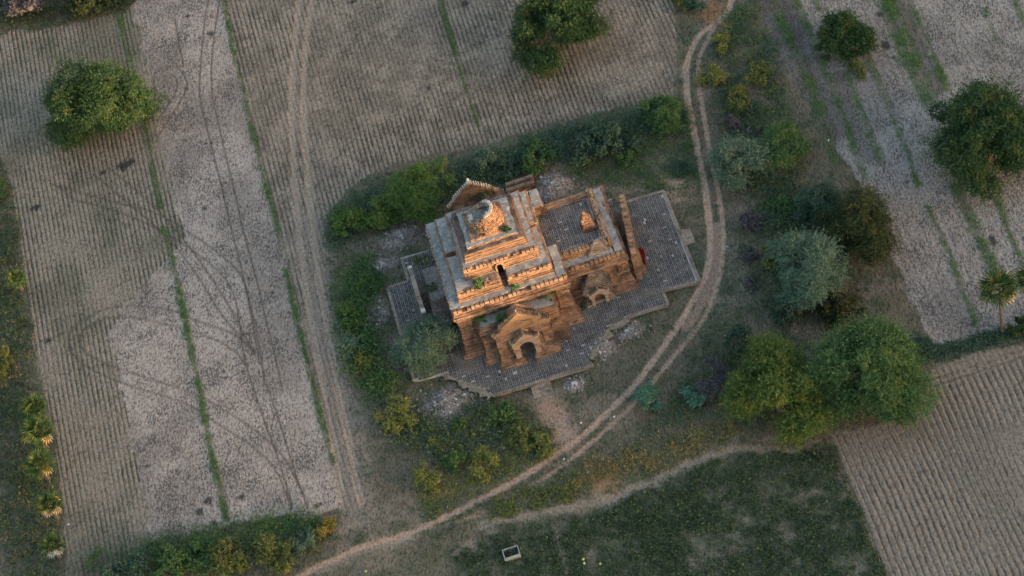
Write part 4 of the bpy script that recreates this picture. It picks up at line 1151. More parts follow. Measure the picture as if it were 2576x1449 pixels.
def crown_mesh(name, mtl, R, RY, H, n, leaf, g, nl=22, wisp=.25, base=.12, shoot=1.0):
    """crown of overlapping leaf clumps on boughs; origin at the foot of the tree"""
    th = g.uniform(0, 2 * pi, nl); uu = np.sqrt(g.uniform(.05, 1, nl))
    lr = .13 + .25 * g.random(nl) ** 1.4
    p1_, p2_ = g.uniform(0, 6.28, 2); wob_ = 1 + .15 * np.sin(2 * th + p1_) + .14 * np.sin(3 * th + p2_) + .07 * np.sin(5 * th + p1_ * 2)
    cx = uu * np.cos(th) * (1 - lr * .8) * wob_; cy = uu * np.sin(th) * (1 - lr * .8) * wob_
    dome = np.sqrt(np.clip(1 - uu ** 2, 0, 1))
    cz = base + (1 - base) * (g.uniform(.35, 1.08, nl) * (.35 + .65 * dome))
    Rm = (R + RY) / 2
    lob = np.stack([cx * R, cy * RY, cz * H - lr * H * .5], 1); rr = lr * Rm * g.uniform(.85, 1.15, nl)
    lob[:, 2] = np.maximum(lob[:, 2], rr * .35)
    pr = rr ** 2 / (rr ** 2).sum()
    k = g.choice(nl, n * 2, p=pr)
    d = g.normal(size=(n * 2, 3)); d /= np.linalg.norm(d, axis=1, keepdims=True); d[:, 2] = np.abs(d[:, 2]) * np.where(g.random(n * 2) < .8, 1, -.6)
    depth = 1 - wisp * np.abs(g.normal(size=n * 2)) * .8 + (g.random(n * 2) < .12) * g.uniform(0, .28, n * 2)
    # ragged boughs: radial bumps along each clump
    bmp = 1 + .34 * np.sin(d[:, 0] * 7 + k * 1.7) * np.sin(d[:, 1] * 6 + k * 2.3) * np.cos(d[:, 2] * 5 + k)
    p = lob[k] + d * (rr[k] * depth * bmp)[:, None] * A([1, 1, .8])
    dist = np.linalg.norm((p[:, None, :] - lob[None]) * A([1, 1, 1.25]), axis=2) / rr[None]
    dist[np.arange(len(k)), k] = 9
    ok = (dist.min(1) > .72) & (p[:, 2] > .05)
    p, d = p[ok][:n], d[ok][:n]
    ni = n // 5; k2 = g.choice(nl, ni, p=pr); d2 = g.normal(size=(ni, 3)); d2 /= np.linalg.norm(d2, axis=1, keepdims=True); d2[:, 2] = np.abs(d2[:, 2])
    p2 = lob[k2] * A([.88, .88, .8]) + d2 * (rr[k2] * .62)[:, None]; p2[:, 2] = np.maximum(p2[:, 2], .08)
    # feathery shoots that break the outline
    ns = n // 9; k3 = g.choice(nl, ns, p=pr); d3 = g.normal(size=(ns, 3)); d3 /= np.linalg.norm(d3, axis=1, keepdims=True); d3[:, 2] = np.abs(d3[:, 2]) * .8 + .05
    s3 = lob[k3] + d3 * (rr[k3] * g.uniform(.7, 1.0, ns))[:, None]; dir3 = d3 + g.normal(size=(ns, 3)) * .55; dir3 /= np.linalg.norm(dir3, axis=1, keepdims=True)
    dist3 = np.linalg.norm((s3[:, None, :] - lob[None]), axis=2) / rr[None]; dist3[np.arange(ns), k3] = 9; o3 = dist3.min(1) > .8; s3, dir3, k3 = s3[o3], dir3[o3], k3[o3]; ns = len(s3)
    nk = 9; tt = np.tile(np.linspace(.1, 1, nk), ns); s3r = np.repeat(s3, nk, 0); d3r = np.repeat(dir3, nk, 0); l3 = np.repeat(rr[k3] * shoot * g.uniform(.35, 1.1, ns), nk)
    p3 = s3r + d3r * (tt * l3)[:, None]; p3[:, 2] -= (tt ** 2) * l3 * .25; p3 += g.normal(size=p3.shape) * leaf * .22
    p = np.concatenate([p, p3]); d = np.concatenate([d, d3r]); m_ = len(p)
    ax = d * .5 + g.normal(size=(m_, 3)) * .7; ax[:, 2] -= .25
    nr = d + g.normal(size=(m_, 3)) * .55; nr[:, 2] += .35
    L = leaf * g.uniform(.6, 1.5, m_); v, f = leaf_quads(p, ax, nr, L, L * g.uniform(.35, .6, m_))
    # an inner mass of shaded boughs so that the crown is not see-through
    n2_ = d2 + g.normal(size=(ni, 3)) * .3; L2 = leaf * g.uniform(2.0, 3.2, ni)
    v2, f2_ = leaf_quads(p2, np.cross(d2, g.normal(size=(ni, 3))), n2_, L2, L2 * .8)
    v, f = np.concatenate([v, v2]), np.concatenate([f, f2_ + len(v)])
    return np_mesh(name, v, f, mtl), lob, rr


def limbs(name, lob, H, R, parent, g, mtl=None, nb=7):
    tr = MB(); r_ = max(.07, R * .05)
    top = (0, 0, H * .4)
    tr.tube((0, 0, -.1), top, r_ * 1.4, r_, 8)
    o0 = ORI[parent]; ORI[parent] = (0, 0, 0)
    o = tr.build('trunk', mtl or M['bark'], parent)
    for i in g.choice(len(lob), min(nb, len(lob)), replace=False):
        b_ = MB(); c = lob[i]; mid_ = (c[0] * .45, c[1] * .45, H * .4 + (c[2] - H * .4) * .35)
        b_.tube((0, 0, H * .32), mid_, r_ * .6, r_ * .4, 5); b_.tube(mid_, tuple(c), r_ * .4, r_ * .15, 5); b_.build('branch', mtl or M['bark'], parent)
    ORI[parent] = o0


def scale_at(px, py):
    a, b_ = A(G(px - 5, py)), A(G(px + 5, py)); return np.linalg.norm(b_ - a) / 10 * 1.0


def plant_from_box(x0, y0, x1, y1, hf=.75):
    """foot and size of a round plant that fills a box of the photograph"""
    cx, cy = (x0 + x1) / 2, (y0 + y1) / 2
    sc = FWD @ (A([*G(cx, cy), 0]) - CAM) / FOC
    R = (x1 - x0) / 2 * sc * .98; half = (y1 - y0) / 2 * sc
    H = hf * 2 * R * .75
    c = H * .5 * .643
    RY = sqrt(max(half ** 2 - c ** 2, (half * .5) ** 2)) / .766
    RY = min(max(RY, R * .6), R * 1.5)
    gx0, gy0 = G(cx, cy, H * .5)
    return gx0, gy0, R, RY, H


TREES = [  # box in the photograph, leaf material, height factor, leaves, leaf length, label
    ((85, 152, 385, 365), 'leaf_dark', .8, 17000, .40, 'broad dark green tree standing alone in the plowed field at left'),
    ((1262, -75, 1532, 156), 'leaf_dark', .8, 16000, .40, 'round dark tree cut by the top edge above the furrowed field'),
    ((2042, 15, 2190, 160), 'leaf_dark', .8, 8000, .34, 'spiky dark green tree among the green strips at upper right'),
    ((2312, 205, 2640, 478), 'leaf_dark', .8, 20000, .40, 'huge dense dark tree at the right edge beside pale fields'),
    ((1617, 213, 1718, 350), 'leaf_mid', 1.1, 6000, .28, 'egg-shaped bright green tree beside the road bend above the temple'),
    ((975, 388, 1155, 560), 'leaf_bright', .9, 11000, .26, 'dense bright green tree behind the left rear corner of the temple'),
    ((1785, 322, 1925, 497), 'leaf_grey', .9, 8500, .30, 'feathery grey-green acacia directly right of the road'),
    ((1908, 290, 2036, 440), 'leaf_mid', .9, 7500, .30, 'green tree right next to the grey acacia by the road'),
    ((1940, 572, 2138, 792), 'leaf_grey', .9, 13000, .34, 'big pale grey-green acacia in the scrub right of the temple'),
    ((2048, 470, 2265, 652), 'leaf_brown', .85, 11000, .32, 'brownish dark tree leaning over the pale field edge'),
    ((2005, 448, 2125, 578), 'leaf_darkgrey', .95, 6000, .30, 'dull blue-green tree behind the brownish tree'),
    ((1820, 845, 2088, 1118), 'leaf_yellowgreen', .9, 17000, .36, 'large yellow-green tree at the corner of the ridged field'),
    ((2028, 790, 2342, 1066), 'leaf_mid', .85, 19000, .38, 'widest green tree, right of the yellow-green one above the ridged field'),
    ((975, 783, 1146, 952), 'leaf_grey', .85, 9500, .28, 'feathery grey-green tree against the left front corner of the temple'),
    ((1592, 958, 1665, 1042), 'leaf_bluegreen', 1.0, 3800, .26, 'small bluish green tree between road ruts right of the steps'),
]
for i, (bx, mt, hf, n, lf, lab) in enumerate(TREES):
    gx0, gy0, R, RY, H = plant_from_box(*bx, hf); g = np.random.default_rng(100 + i)
    e = empty('tree', (gx0, gy0, 0), lab, 'tree')
    R, RY = R * .96, RY * .96
    me, lob, rr = crown_mesh('crown', M[mt], R, RY, H, int(n * 2.0), lf * .58, g, int(20 + R * 3.2), .3 if 'grey' in mt else .2)
    link_mesh('crown', me, e); limbs('tree', lob, H, R, e, g)

BUSH = [
    ((1440, 290, 1608, 408), 'leaf_darkgrey', 'wide dark grey-green thicket below the field edge above the temple'),
    ((828, 510, 925, 606), 'leaf_bright', 'leftmost leafy bush of the hedge behind the temple, near the farm track'),
    ((905, 478, 1018, 590), 'leaf_bright', 'leafy bush between the farm track hedge and the dense bright tree'),
    ((893, 678, 970, 742), 'leaf_mid', 'round pale green bush above the left paving edge'),
    ((838, 745, 916, 850), 'leaf_bright', 'tall green bush beside the farm track left of the temple'),
    ((842, 832, 925, 900), 'leaf_grey', 'pale drooping bush below the tall green one by the farm track'),
    ((880, 885, 938, 955), 'leaf_olive', 'olive bush at the lower end of the row by the farm track'),
    ((950, 982, 1046, 1105), 'leaf_yellow', 'yellow-green thorn bush left of the largest rubble heap'),
    ((1035, 1142, 1115, 1242), 'leaf_yellow', 'straggly yellow thorn bush, lowest left of the pair under the temple'),
    ((1172, 1118, 1256, 1208), 'leaf_yellow', 'rounded yellow bush right of the small green bush under the temple'),
    ((1112, 1122, 1180, 1195), 'leaf_mid', 'small deep green bush between two yellow bushes'),
    ((785, 1300, 846, 1362), 'leaf_gold', 'golden yellow bush at the lower end of the farm track'),
    ((1185, 368, 1262, 442), 'leaf_grey', 'pale wispy bush behind the rear gable'),
    ((1302, 348, 1398, 432), 'leaf_mid', 'loose green bush behind the ruined wall'),
    ((1240, 395, 1310, 455), 'leaf_darkgrey', 'low dark bush between the two wispy bushes behind the temple'),
    ((1786, 72, 1834, 140), 'leaf_yellow', 'yellow flowering bush at the forked road top'),
    ((1750, 150, 1818, 228), 'leaf_yellow', 'yellow-green bush between the two upper ruts and scrub'),
    ((1812, 205, 1890, 290), 'leaf_olive', 'olive bush above the grey leafless shrub by the road'),
    ((1868, 140, 1945, 222), 'leaf_olive', 'dull olive bush in the scrub next to the striped fields'),
    ((1818, 282, 1872, 330), 'leaf_dry', 'grey leafless shrub just above the roadside acacia'),
    ((1856, 522, 1918, 585), 'leaf_dry', 'dark purple-grey dry shrub right of the road by the terrace'),
    ((1868, 618, 1910, 662), 'leaf_dry', 'small dry dark shrub left of the big acacia'),
    ((1876, 690, 1916, 732), 'leaf_dry', 'smallest dry dark shrub below the road bend'),
    ((1940, 480, 2002, 545), 'leaf_mid', 'small vivid green bush left of the dull blue-green tree'),
    ((1912, 600, 1990, 700), 'leaf_olive', 'olive green bush peeking out left of the big acacia'),
    ((1925, 730, 2035, 812), 'leaf_darkgrey', 'dark green bush under the lower left of the big acacia'),
    ((2060, 720, 2170, 820), 'leaf_brown', 'brown thicket between the big acacia and the pale field'),
    ((1745, 900, 1845, 1010), 'leaf_dry', 'blackish grey shrub left of the yellow-green tree'),
    ((1712, 962, 1800, 1020), 'leaf_bluegreen', 'dull green bush right of the small bluish tree'),
    ((1812, 812, 1905, 890), 'leaf_darkgrey', 'dark shrub above the yellow-green tree'),
    ((2120, 150, 2180, 200), 'leaf_olive', 'low olive bush at the foot of the spiky dark tree'),
    ((1268, 1058, 1352, 1148), 'leaf_olive', 'olive shrub in front of the terrace below the steps'),
    ((1330, 1085, 1400, 1150), 'leaf_yellow', 'dry yellow shrub beside the dirt clearing below the steps'),
    ((1212, 1005, 1292, 1080), 'leaf_mid', 'green bush right of the largest rubble heap'),
    ((1132, 1048, 1178, 1088), 'leaf_bright', 'small bright bush on the lower edge of the largest rubble heap'),
    ((1075, 1095, 1115, 1140), 'leaf_yellow', 'thin yellowish bush above the lowest left thorn bush'),
    ((245, 1395, 375, 1490), 'leaf_darkgrey', 'dark bush at the bottom edge under the plowed rows'),
    ((360, 1370, 475, 1480), 'leaf_mid', 'green bush second from left along the bottom hedge'),
    ((445, 1335, 555, 1450), 'leaf_mid', 'leafy green bush in the middle of the bottom hedge'),
    ((525, 1340, 635, 1470), 'leaf_olive', 'olive-yellow bush right of centre in the bottom hedge'),
    ((632, 1322, 748, 1440), 'leaf_olive', 'bushy olive shrub at the right end of the bottom hedge'),
    ((735, 1330, 800, 1395), 'leaf_grey', 'low grey-green bush under the golden one'),
    ((2528, 790, 2610, 850), 'leaf_dark', 'dark bush at the right edge below the tall palm'),
    ((1685, -20, 1740, 42), 'leaf_olive', 'dark olive bush at the top edge left of the road'),
    ((1720, -10, 1775, 40), 'leaf_darkgrey', 'grey-green bush at the top edge touching the orange soil'),
    ((150, -35, 285, 32), 'leaf_brown', 'dark brownish thicket at the top left edge'),
    ((0, -25, 130, 42), 'leaf_dry', 'dark grey thicket filling the top left corner'),
    ((-40, 430, 18, 520), 'leaf_mid', 'green bush cut by the left edge beside the plowed field'),
    ((-20, 860, 45, 960), 'leaf_olive', 'olive bush at the left edge above the palms'),
    ((1690, 400, 1740, 440), 'leaf_darkgrey', 'dark low bush left of the road near the bare tan patch'),
    ((1540, 372, 1600, 420), 'leaf_mid', 'light green bush under the dark thicket'),
]
for i, (bx, mt, lab) in enumerate(BUSH):
    gx0, gy0, R, RY, H = plant_from_box(*bx, .7); g = np.random.default_rng(300 + i)
    e = empty('bush', (gx0, gy0, 0), lab, 'bush')
    dry = mt == 'leaf_dry'
    me, lob, rr = crown_mesh('foliage', M[mt], R, RY, H, int(420 * R ** 1.6 * (.6 if dry else 1)) + 500, .17 + .03 * R, g, int(8 + R * 3), .45)
    link_mesh('foliage', me, e)
    sm = MB()
    for k_ in range(9 if not dry else 26):
        c = lob[k_ % len(lob)]; a = g.uniform(0, 2 * pi)
        sm.tube((g.uniform(-.1, .1), g.uniform(-.1, .1), -.05), (c[0] * 1.05 + g.uniform(-.2, .2), c[1] * 1.05 + g.uniform(-.2, .2), c[2] + rr[k_ % len(lob)] * g.uniform(.2, 1.0)), .035, .012, 4)
    ORI[e] = (0, 0, 0); sm.build('stems', M['twig'], e); ORI[e] = (gx0, gy0, 0)

# plants growing on the temple itself
for px, py, z0, R, H, mt, n, lab in ((612, 700, 9.3, .75, 1.5, 'leaf_bright', 700, 'bright leafy bush growing from the terrace wall left of the stair slot'),
                                     (790, 375, 13.3, .55, .6, 'leaf_dark', 300, 'small dark shrub on the top platform beside the round brick top'),
                                     (757, 925, 5.5, 1.0, 1.3, 'leaf_mid', 800, 'round green bush on the porch roof behind the gable'),
                                     (635, 900, 5.6, .8, .4, 'grass', 420, 'grassy tuft on the left end of the porch roof'),
                                     (1040, 765, 5.6, .9, .5, 'leaf_yellow', 420, 'yellowish grass tuft on the right end of the porch roof'),
                                     (845, 715, 8.3, .5, .3, 'grass', 220, 'small green tuft on the roof beside the stair foot'),
                                     (1000, 245, 6.3, .5, .4, 'leaf_olive', 220, 'olive tuft at the back of the paved hall roof'),
                                     (970, 322, 6.5, .35, .5, 'leaf_yellow', 140, 'tiny yellow-green sprig beside the east terrace gap'),
                                     (1430, 355, 5.0, .5, .5, 'leaf_olive', 220, 'olive tuft hanging off the broken hall roof edge'),
                                     (660, 160, 4.8, 1.1, .7, 'leaf_olive', 520, 'olive weeds on the rear porch roof under the gable'),
                                     (290, 560, 3.3, 1.1, .3, 'leaf_olive', 420, 'olive weeds along the fallen porch roof at the left side of the temple'),
                                     (330, 720, 3.3, .8, .3, 'weeds', 260, 'low weeds lower down the fallen left porch roof'),
                                     (1250, 830, .5, .6, .6, 'leaf_darkgrey', 240, 'dark weed in the corner beside the niche porch')):
    sx, sy = (1400 + px / 1.5754) * .67083, (620 + py / 1.5754) * .67083
    gx0, gy0 = G(sx, sy, z0 + H * .4); g = np.random.default_rng(int(px + py))
    me, lob, rr = crown_mesh('shrub', M[mt], R, R, H, n, .16, g, 8, .4)
    o = link_mesh('shrub', me); o.location = (gx0, gy0, z0); tag(o, lab, 'shrub')

# ------------------------------------------------------------------ fan palms
def frond_mesh(g, mtl, L=1.25, nb=15, stalk=.9):
    mb = MB(); mb.tube((0, 0, 0), (stalk, 0, .0), .03, .02, 4)
    for i in range(nb):
        a = radians(-125 + 250 * i / (nb - 1)); l_ = L * (1 - .22 * abs(a) / 2.2) * g.uniform(.9, 1.08)
        ca, sa = cos(a), sin(a); wv = .085
        m0 = (stalk + ca * l_ * .62, sa * l_ * .62, .08); tip = (stalk + ca * l_, sa * l_, -.16 * l_ + g.uniform(-.06, .04))
        n = len(mb.v)
        mb.v += [(stalk, 0, 0), (m0[0] - sa * wv, m0[1] + ca * wv, m0[2] - .03), tip, (m0[0] + sa * wv, m0[1] - ca * wv, m0[2] - .03), (m0[0], m0[1], m0[2] + .03)]
        mb.f += [(n, n + 4, n + 1), (n + 1, n + 4, n + 2), (n + 2, n + 4, n + 3), (n + 3, n + 4, n)]
    me = bpy.data.meshes.new('frond'); me.from_pydata(mb.v, [], mb.f); me.update(); me.materials.append(mtl); return me
pg = np.random.default_rng(77)
FG = [frond_mesh(pg, M['palm']) for _ in range(3)]; FD = [frond_mesh(pg, M['palm_dry'], .95, 11) for _ in range(2)]; FW = [frond_mesh(pg, M['palm_grey'], .95, 11) for _ in range(2)]
PALMS = [((84, 1028), 3.2, 1.0, 0, 'top palm of the left column, mostly green fans'), ((95, 1088), 3.4, 1.15, 3, 'biggest palm of the left column with one glowing yellow fan'),
         ((99, 1168), 3.2, 1.05, 2, 'middle palm of the left column with a dead fan skirt'), ((124, 1270), 2.8, .95, 4, 'palm of the left column with orange dried fans'),
         ((132, 1372), 2.4, .85, -4, 'lowest palm of the left column with grey dead fans'), ((40, 702), 2.2, .75, 0, 'small lone green palm at the left field edge'),
         ((2513, 728), 7.6, 1.25, 2, 'tall palm with a bare grey trunk at the right field edge'), ((2596, 705), 6.5, 1.1, 0, 'palm mostly cut off by the right edge of the picture')]
for (px, py), h, sc, dry, lab in PALMS:
    gx0, gy0 = G(px, py, h); e = empty('fan_palm', (gx0, gy0, 0), lab, 'palm tree', 'fan palms at the field margins')
    mb = MB()
    for k_ in range(6): mb.tube((0, 0, h * k_ / 6 - .05), (.02, 0, h * (k_ + 1) / 6), .30 - .03 * k_, .25 - .02 * k_, 9)
    ORI[e] = (0, 0, 0); mb.build('trunk', M['bark'], e)
    nfr = 20
    for k_ in range(nfr):
        el = radians(75 - 105 * k_ / nfr + pg.uniform(-8, 8)); az = k_ * 2.4 + pg.uniform(-.25, .25)
        isd = abs(dry) and k_ >= nfr - abs(dry) * 1.3
        me = FG[k_ % 3] if not isd else (FD if dry > 0 else FW)[k_ % 2]
        o = link_mesh('frond', me, e); o.location = (0, 0, h - .1)
        o.rotation_euler = (pg.uniform(-.5, .5), -el, az); o.scale = (sc, sc, sc)
    ORI[e] = (gx0, gy0, 0)

# ------------------------------------------------------------------ ground cover
cell = DX * DY


def ztile(xs, ys):
    """height of the ground under points (nearest grid vertex)"""
    i = np.clip(np.round((xs - gx[0]) / DX).astype(int), 0, NX - 1); j = np.clip(np.round((ys - gy[0]) / DY).astype(int), 0, NY - 1)
    k = remap[j * NX + i]; return np.where(k >= 0, z[np.clip(k, 0, None)], 0), k


def tufts(name, mtl, xs, ys, size, nl, g, spread=.7, up=.5, wl=(.3, .5), zfix=None):
    zs, k = ztile(xs, ys)
    if zfix is not None: zs = zs * 0 + zfix
    P = np.stack([xs, ys, zs], 1); m_ = len(P)
    P = np.repeat(P, nl, 0); sz = np.repeat(size, nl)
    off = g.normal(size=(m_ * nl, 3)) * A([1, 1, .0]); off[:, 2] = np.abs(g.normal(size=m_ * nl)) * up
    P = P + off * (sz * spread)[:, None]; P[:, 2] += .03
    ax = g.normal(size=(m_ * nl, 3)); ax[:, 2] = np.abs(ax[:, 2]) * .6 + .15
    nr = g.normal(size=(m_ * nl, 3)) * .6; nr[:, 2] += 1
    L = sz * g.uniform(.6, 1.4, m_ * nl)
    v, f = leaf_quads(P, ax, nr, L, L * g.uniform(*wl, m_ * nl))
    o = link_mesh(name, np_mesh(name, v, f, mtl)); o['kind'] = 'stuff'
    return o


g = np.random.default_rng(9)
scrub = (cls == 0) & ~inpoly(x, y, TER)
road_d = np.full(len(x), 9.0)
dens = fnoise(x, y, .16, 71) * .6 + fnoise(x, y, .7, 73) * .4
def pick(mask, prob, n):
    p = np.where(mask, prob, 0).astype(float); p /= p.sum()
    k = g.choice(len(x), n, p=p)
    return x[k] + g.uniform(-.07, .07, n), y[k] + g.uniform(-.16, .16, n)
xs, ys = pick(scrub, np.clip(dens - .38, 0, 1) ** 1.5, 9000); tufts('weeds', M['weeds'], xs, ys, g.uniform(.10, .26, 9000), 5, g)
xs, ys = pick(scrub, np.clip(fnoise(x, y, .2, 75) - .45, 0, 1) ** 1.5, 5000); tufts('weeds', M['leaf_darkgrey'], xs, ys, g.uniform(.12, .32, 5000), 6, g)
xs, ys = pick(scrub, np.clip(fnoise(x, y, .18, 78) - .48, 0, 1) ** 1.5, 2600); tufts('weeds', M['leaf_grey'], xs, ys, g.uniform(.12, .30, 2600), 6, g)
HED = W([(840, 590), (940, 520), (1130, 460), (1300, 400), (1450, 350), (1620, 320), (1690, 300)]); hd = distline(x, y, HED)
xs, ys = pick((hd < 3.4) & scrub, np.exp(-(hd / 2.2) ** 2), 900); tufts('low_scrub', M['leaf_darkgrey'], xs, ys, g.uniform(.2, .4, 900), 18, g, 1.5, 1.1)
xs, ys = pick((hd < 5) & scrub, np.exp(-((hd - 1) / 2.6) ** 2), 500); tufts('low_scrub', M['leaf_mid'], xs, ys, g.uniform(.18, .34, 500), 16, g, 1.5, 1.0)
WH = W([(905, 690), (890, 800), (915, 900), (960, 960)]); wd_ = distline(x, y, WH)
xs, ys = pick((wd_ < 3) & scrub, np.exp(-(wd_ / 2) ** 2), 420); tufts('low_scrub', M['leaf_mid'], xs, ys, g.uniform(.2, .4, 420), 18, g, 1.5, 1.1)
xs, ys = pick((wd_ < 3.4) & scrub, np.exp(-(wd_ / 2.2) ** 2), 260); tufts('low_scrub', M['leaf_mid'], xs, ys, g.uniform(.18, .36, 260), 18, g, 1.5, 1.1)
SH = W([(1040, 1090), (1150, 1120), (1230, 1060), (1330, 1110)]); sd_ = distline(x, y, SH)
xs, ys = pick((sd_ < 4) & scrub, np.exp(-(sd_ / 2.4) ** 2), 300); tufts('low_scrub', M['leaf_olive'], xs, ys, g.uniform(.18, .36, 300), 16, g, 1.5, 1.0)
xs, ys = pick((sd_ < 4.5) & scrub, np.exp(-(sd_ / 2.8) ** 2), 260); tufts('low_scrub', M['leaf_darkgrey'], xs, ys, g.uniform(.18, .36, 260), 16, g, 1.5, 1.0)
xs, ys = pick((sd_ < 4.5) & scrub, np.exp(-(sd_ / 2.8) ** 2), 150); tufts('low_scrub', M['leaf_grey'], xs, ys, g.uniform(.16, .3, 150), 14, g, 1.5, .9)
EH = W([(1860, 60), (1900, 180), (1880, 320), (1960, 470), (1990, 600), (1990, 780), (1800, 930), (1740, 1000)]); ed_ = distline(x, y, EH)
xs, ys = pick((ed_ < 5) & scrub, np.exp(-(ed_ / 3) ** 2) * (dens > .42), 800); tufts('low_scrub', M['leaf_darkgrey'], xs, ys, g.uniform(.18, .38, 800), 16, g, 1.5, .9)
xs, ys = pick((ed_ < 6) & scrub, np.exp(-(ed_ / 4) ** 2) * (dens > .4), 700); tufts('low_scrub', M['leaf_olive'], xs, ys, g.uniform(.15, .32, 700), 14, g, 1.5, .8)
xs, ys = pick(scrub & inpoly(x, y, W([(1450, 380), (1740, 280), (1770, 480), (1660, 480), (1400, 450)])), np.clip(dens - .3, 0, 1), 900); tufts('low_scrub', M['leaf_mid'], xs, ys, g.uniform(.14, .28, 900), 10, g, 1.3, .6)
xs, ys = pick((ed_ < 6) & scrub, np.exp(-(ed_ / 3.6) ** 2) * (dens > .44), 420); tufts('low_scrub', M['leaf_mid'], xs, ys, g.uniform(.16, .34, 420), 16, g, 1.5, .9)
# dry golden weeds along the lower side of the road
D7 = W(r7([(1700, 760), (1850, 680), (2000, 640), (2200, 590), (2400, 540), (2570, 460)]) + r8([(150, 400), (350, 320)]))
dd = distline(x, y, D7); D8 = W(r7([(1250, 950), (1500, 860), (1700, 760)])); de = distline(x, y, D8)
xs, ys = pick((dd < 3.2) & (cls == 0), np.exp(-(dd / 1.7) ** 2) * np.clip(dens - .40, 0, 1), 1100); tufts('dry_weeds', M['dryweeds'], xs, ys, g.uniform(.12, .30, 1100), 6, g)
xs, ys = pick((de < 2.5) & (cls == 0), np.exp(-(de / 1.4) ** 2) * np.clip(dens - .35, 0, 1), 700); tufts('weeds', M['leaf_olive'], xs, ys, g.uniform(.14, .32, 700), 7, g)
xs, ys = pick((np.minimum(dd, de) < 3.5) & (cls == 0), np.exp(-(np.minimum(dd, de) / 2) ** 2), 1000); tufts('weeds', M['weeds'], xs, ys, g.uniform(.12, .30, 1000), 7, g)
D9 = W(r7([(700, 880), (1000, 700), (1300, 560), (1500, 460)])); df = distline(x, y, D9)
xs, ys = pick((df < 3) & (cls == 0), np.exp(-(df / 1.8) ** 2), 1300); tufts('dry_weeds', M['leaf_yellow'], xs, ys, g.uniform(.12, .28, 1300), 5, g)
# margin of weeds at far left
DL = W([(-10, 420), (5, 620), (30, 820), (35, 1000), (60, 1150), (65, 1300), (80, 1460)]); dl_ = distline(x, y, DL)
xs, ys = pick((dl_ < 6) & (cls == 0), np.exp(-(dl_ / 4) ** 2), 2000); tufts('weeds', M['leaf_darkgrey'], xs, ys, g.uniform(.14, .34, 2000), 6, g)
for mt_, nq, sq in (('leaf_olive', 260, .34), ('leaf_darkgrey', 260, .36), ('leaf_brown', 200, .34), ('dryweeds', 120, .3)):
    xs, ys = pick((dl_ < 6) & (cls == 0), np.exp(-(dl_ / 3.8) ** 2), nq); tufts('low_scrub', M[mt_], xs, ys, g.uniform(sq * .6, sq, nq), 18, g, 1.5, 1.0)
DB2 = W([(250, 1440), (380, 1410), (520, 1385), (660, 1370), (780, 1345)]); db2 = distline(x, y, DB2)
for mt_, nq, sq in (('leaf_mid', 300, .36), ('leaf_darkgrey', 220, .36), ('leaf_olive', 200, .34)):
    xs, ys = pick((db2 < 4), np.exp(-(db2 / 2.4) ** 2) * np.clip(fnoise(x, y, .4, 98) - .34, 0, 1), nq * 2 // 3); nq = len(xs); tufts('low_scrub', M[mt_], xs, ys, g.uniform(sq * .6, sq, nq), 18, g, 1.5, 1.1)
UT = W([(0, 20), (120, 30), (240, 10), (320, -10)]); ut = distline(x, y, UT)
xs, ys = pick((ut < 4) & (cls == 0), np.exp(-(ut / 2.5) ** 2), 420); tufts('low_scrub', M['leaf_brown'], xs, ys, g.uniform(.2, .38, 420), 18, g, 1.5, 1.0)
DR = W([(2330, 875), (2450, 858), (2600, 815)]); dr_ = distline(x, y, DR)
xs, ys = pick((dr_ < 2.5) & (cls == 0), np.exp(-(dr_ / 1.5) ** 2), 1000); tufts('weeds', M['leaf_darkgrey'], xs, ys, g.uniform(.16, .36, 1000), 7, g)
DB = W([(330, 1400), (500, 1345), (650, 1330), (800, 1305)]); db_ = distline(x, y, DB)
xs, ys = pick((db_ < 2.5), np.exp(-(db_ / 1.3) ** 2) * np.clip(dens - .36, 0, 1), 420); tufts('reeds', M['grass'], xs, ys, g.uniform(.3, .6, 420), 6, g, wl=(.1, .18))
on = inpoly(x, y, TER)
for a_, b_, c_, d_ in holes: on &= ~((x > a_) & (x < b_) & (y > c_) & (y < d_))
xs, ys = pick(on, np.clip(fnoise(x, y, .4, 97) - .5, 0, 1), 260); tufts('joint_weeds', M['weeds'], xs, ys, g.uniform(.07, .15, 260), 5, g, zfix=.5)
# crop field
cd = fnoise(x, y, .35, 81) * .5 + fnoise(x, y, 1.1, 83) * .5
xs, ys = pick((cls == 4), np.clip(cd - .33, 0, 1), 14000); tufts('crop_plants', M['crop'], xs, ys, g.uniform(.10, .36, 14000), 5, g, .8, .5)
xs, ys = pick((cls == 4), np.clip(fnoise(x, y, 1.3, 85) - .42, 0, 1), 3500); tufts('crop_plants', M['leaf_grey'], xs, ys, g.uniform(.10, .2, 3500), 4, g, .8, .6)
# grass strips between the fields
gx_, gy_, gs_ = [], [], []
for P, wd, den in GRN:
    d = distline(x, y, P); k = np.nonzero((d < wd * 1.25))[0]
    pr = np.exp(-(d[k] / (wd * .75)) ** 2) * np.clip((fnoise(x[k], y[k], .45, 95) - .42 + den * .16) * 3, .03, 1); pr /= pr.sum()
    n = int(len(k) * cell * 16 * den)
    q = g.choice(k, n, p=pr); gx_.append(x[q] + g.uniform(-.08, .08, n)); gy_.append(y[q] + g.uniform(-.16, .16, n)); gs_.append(g.uniform(.13, .26, n))
gx_, gy_, gs_ = map(np.concatenate, (gx_, gy_, gs_))
tufts('grass_strips', M['grass'], gx_, gy_, gs_, 5, g, .7, .45, (.22, .4))

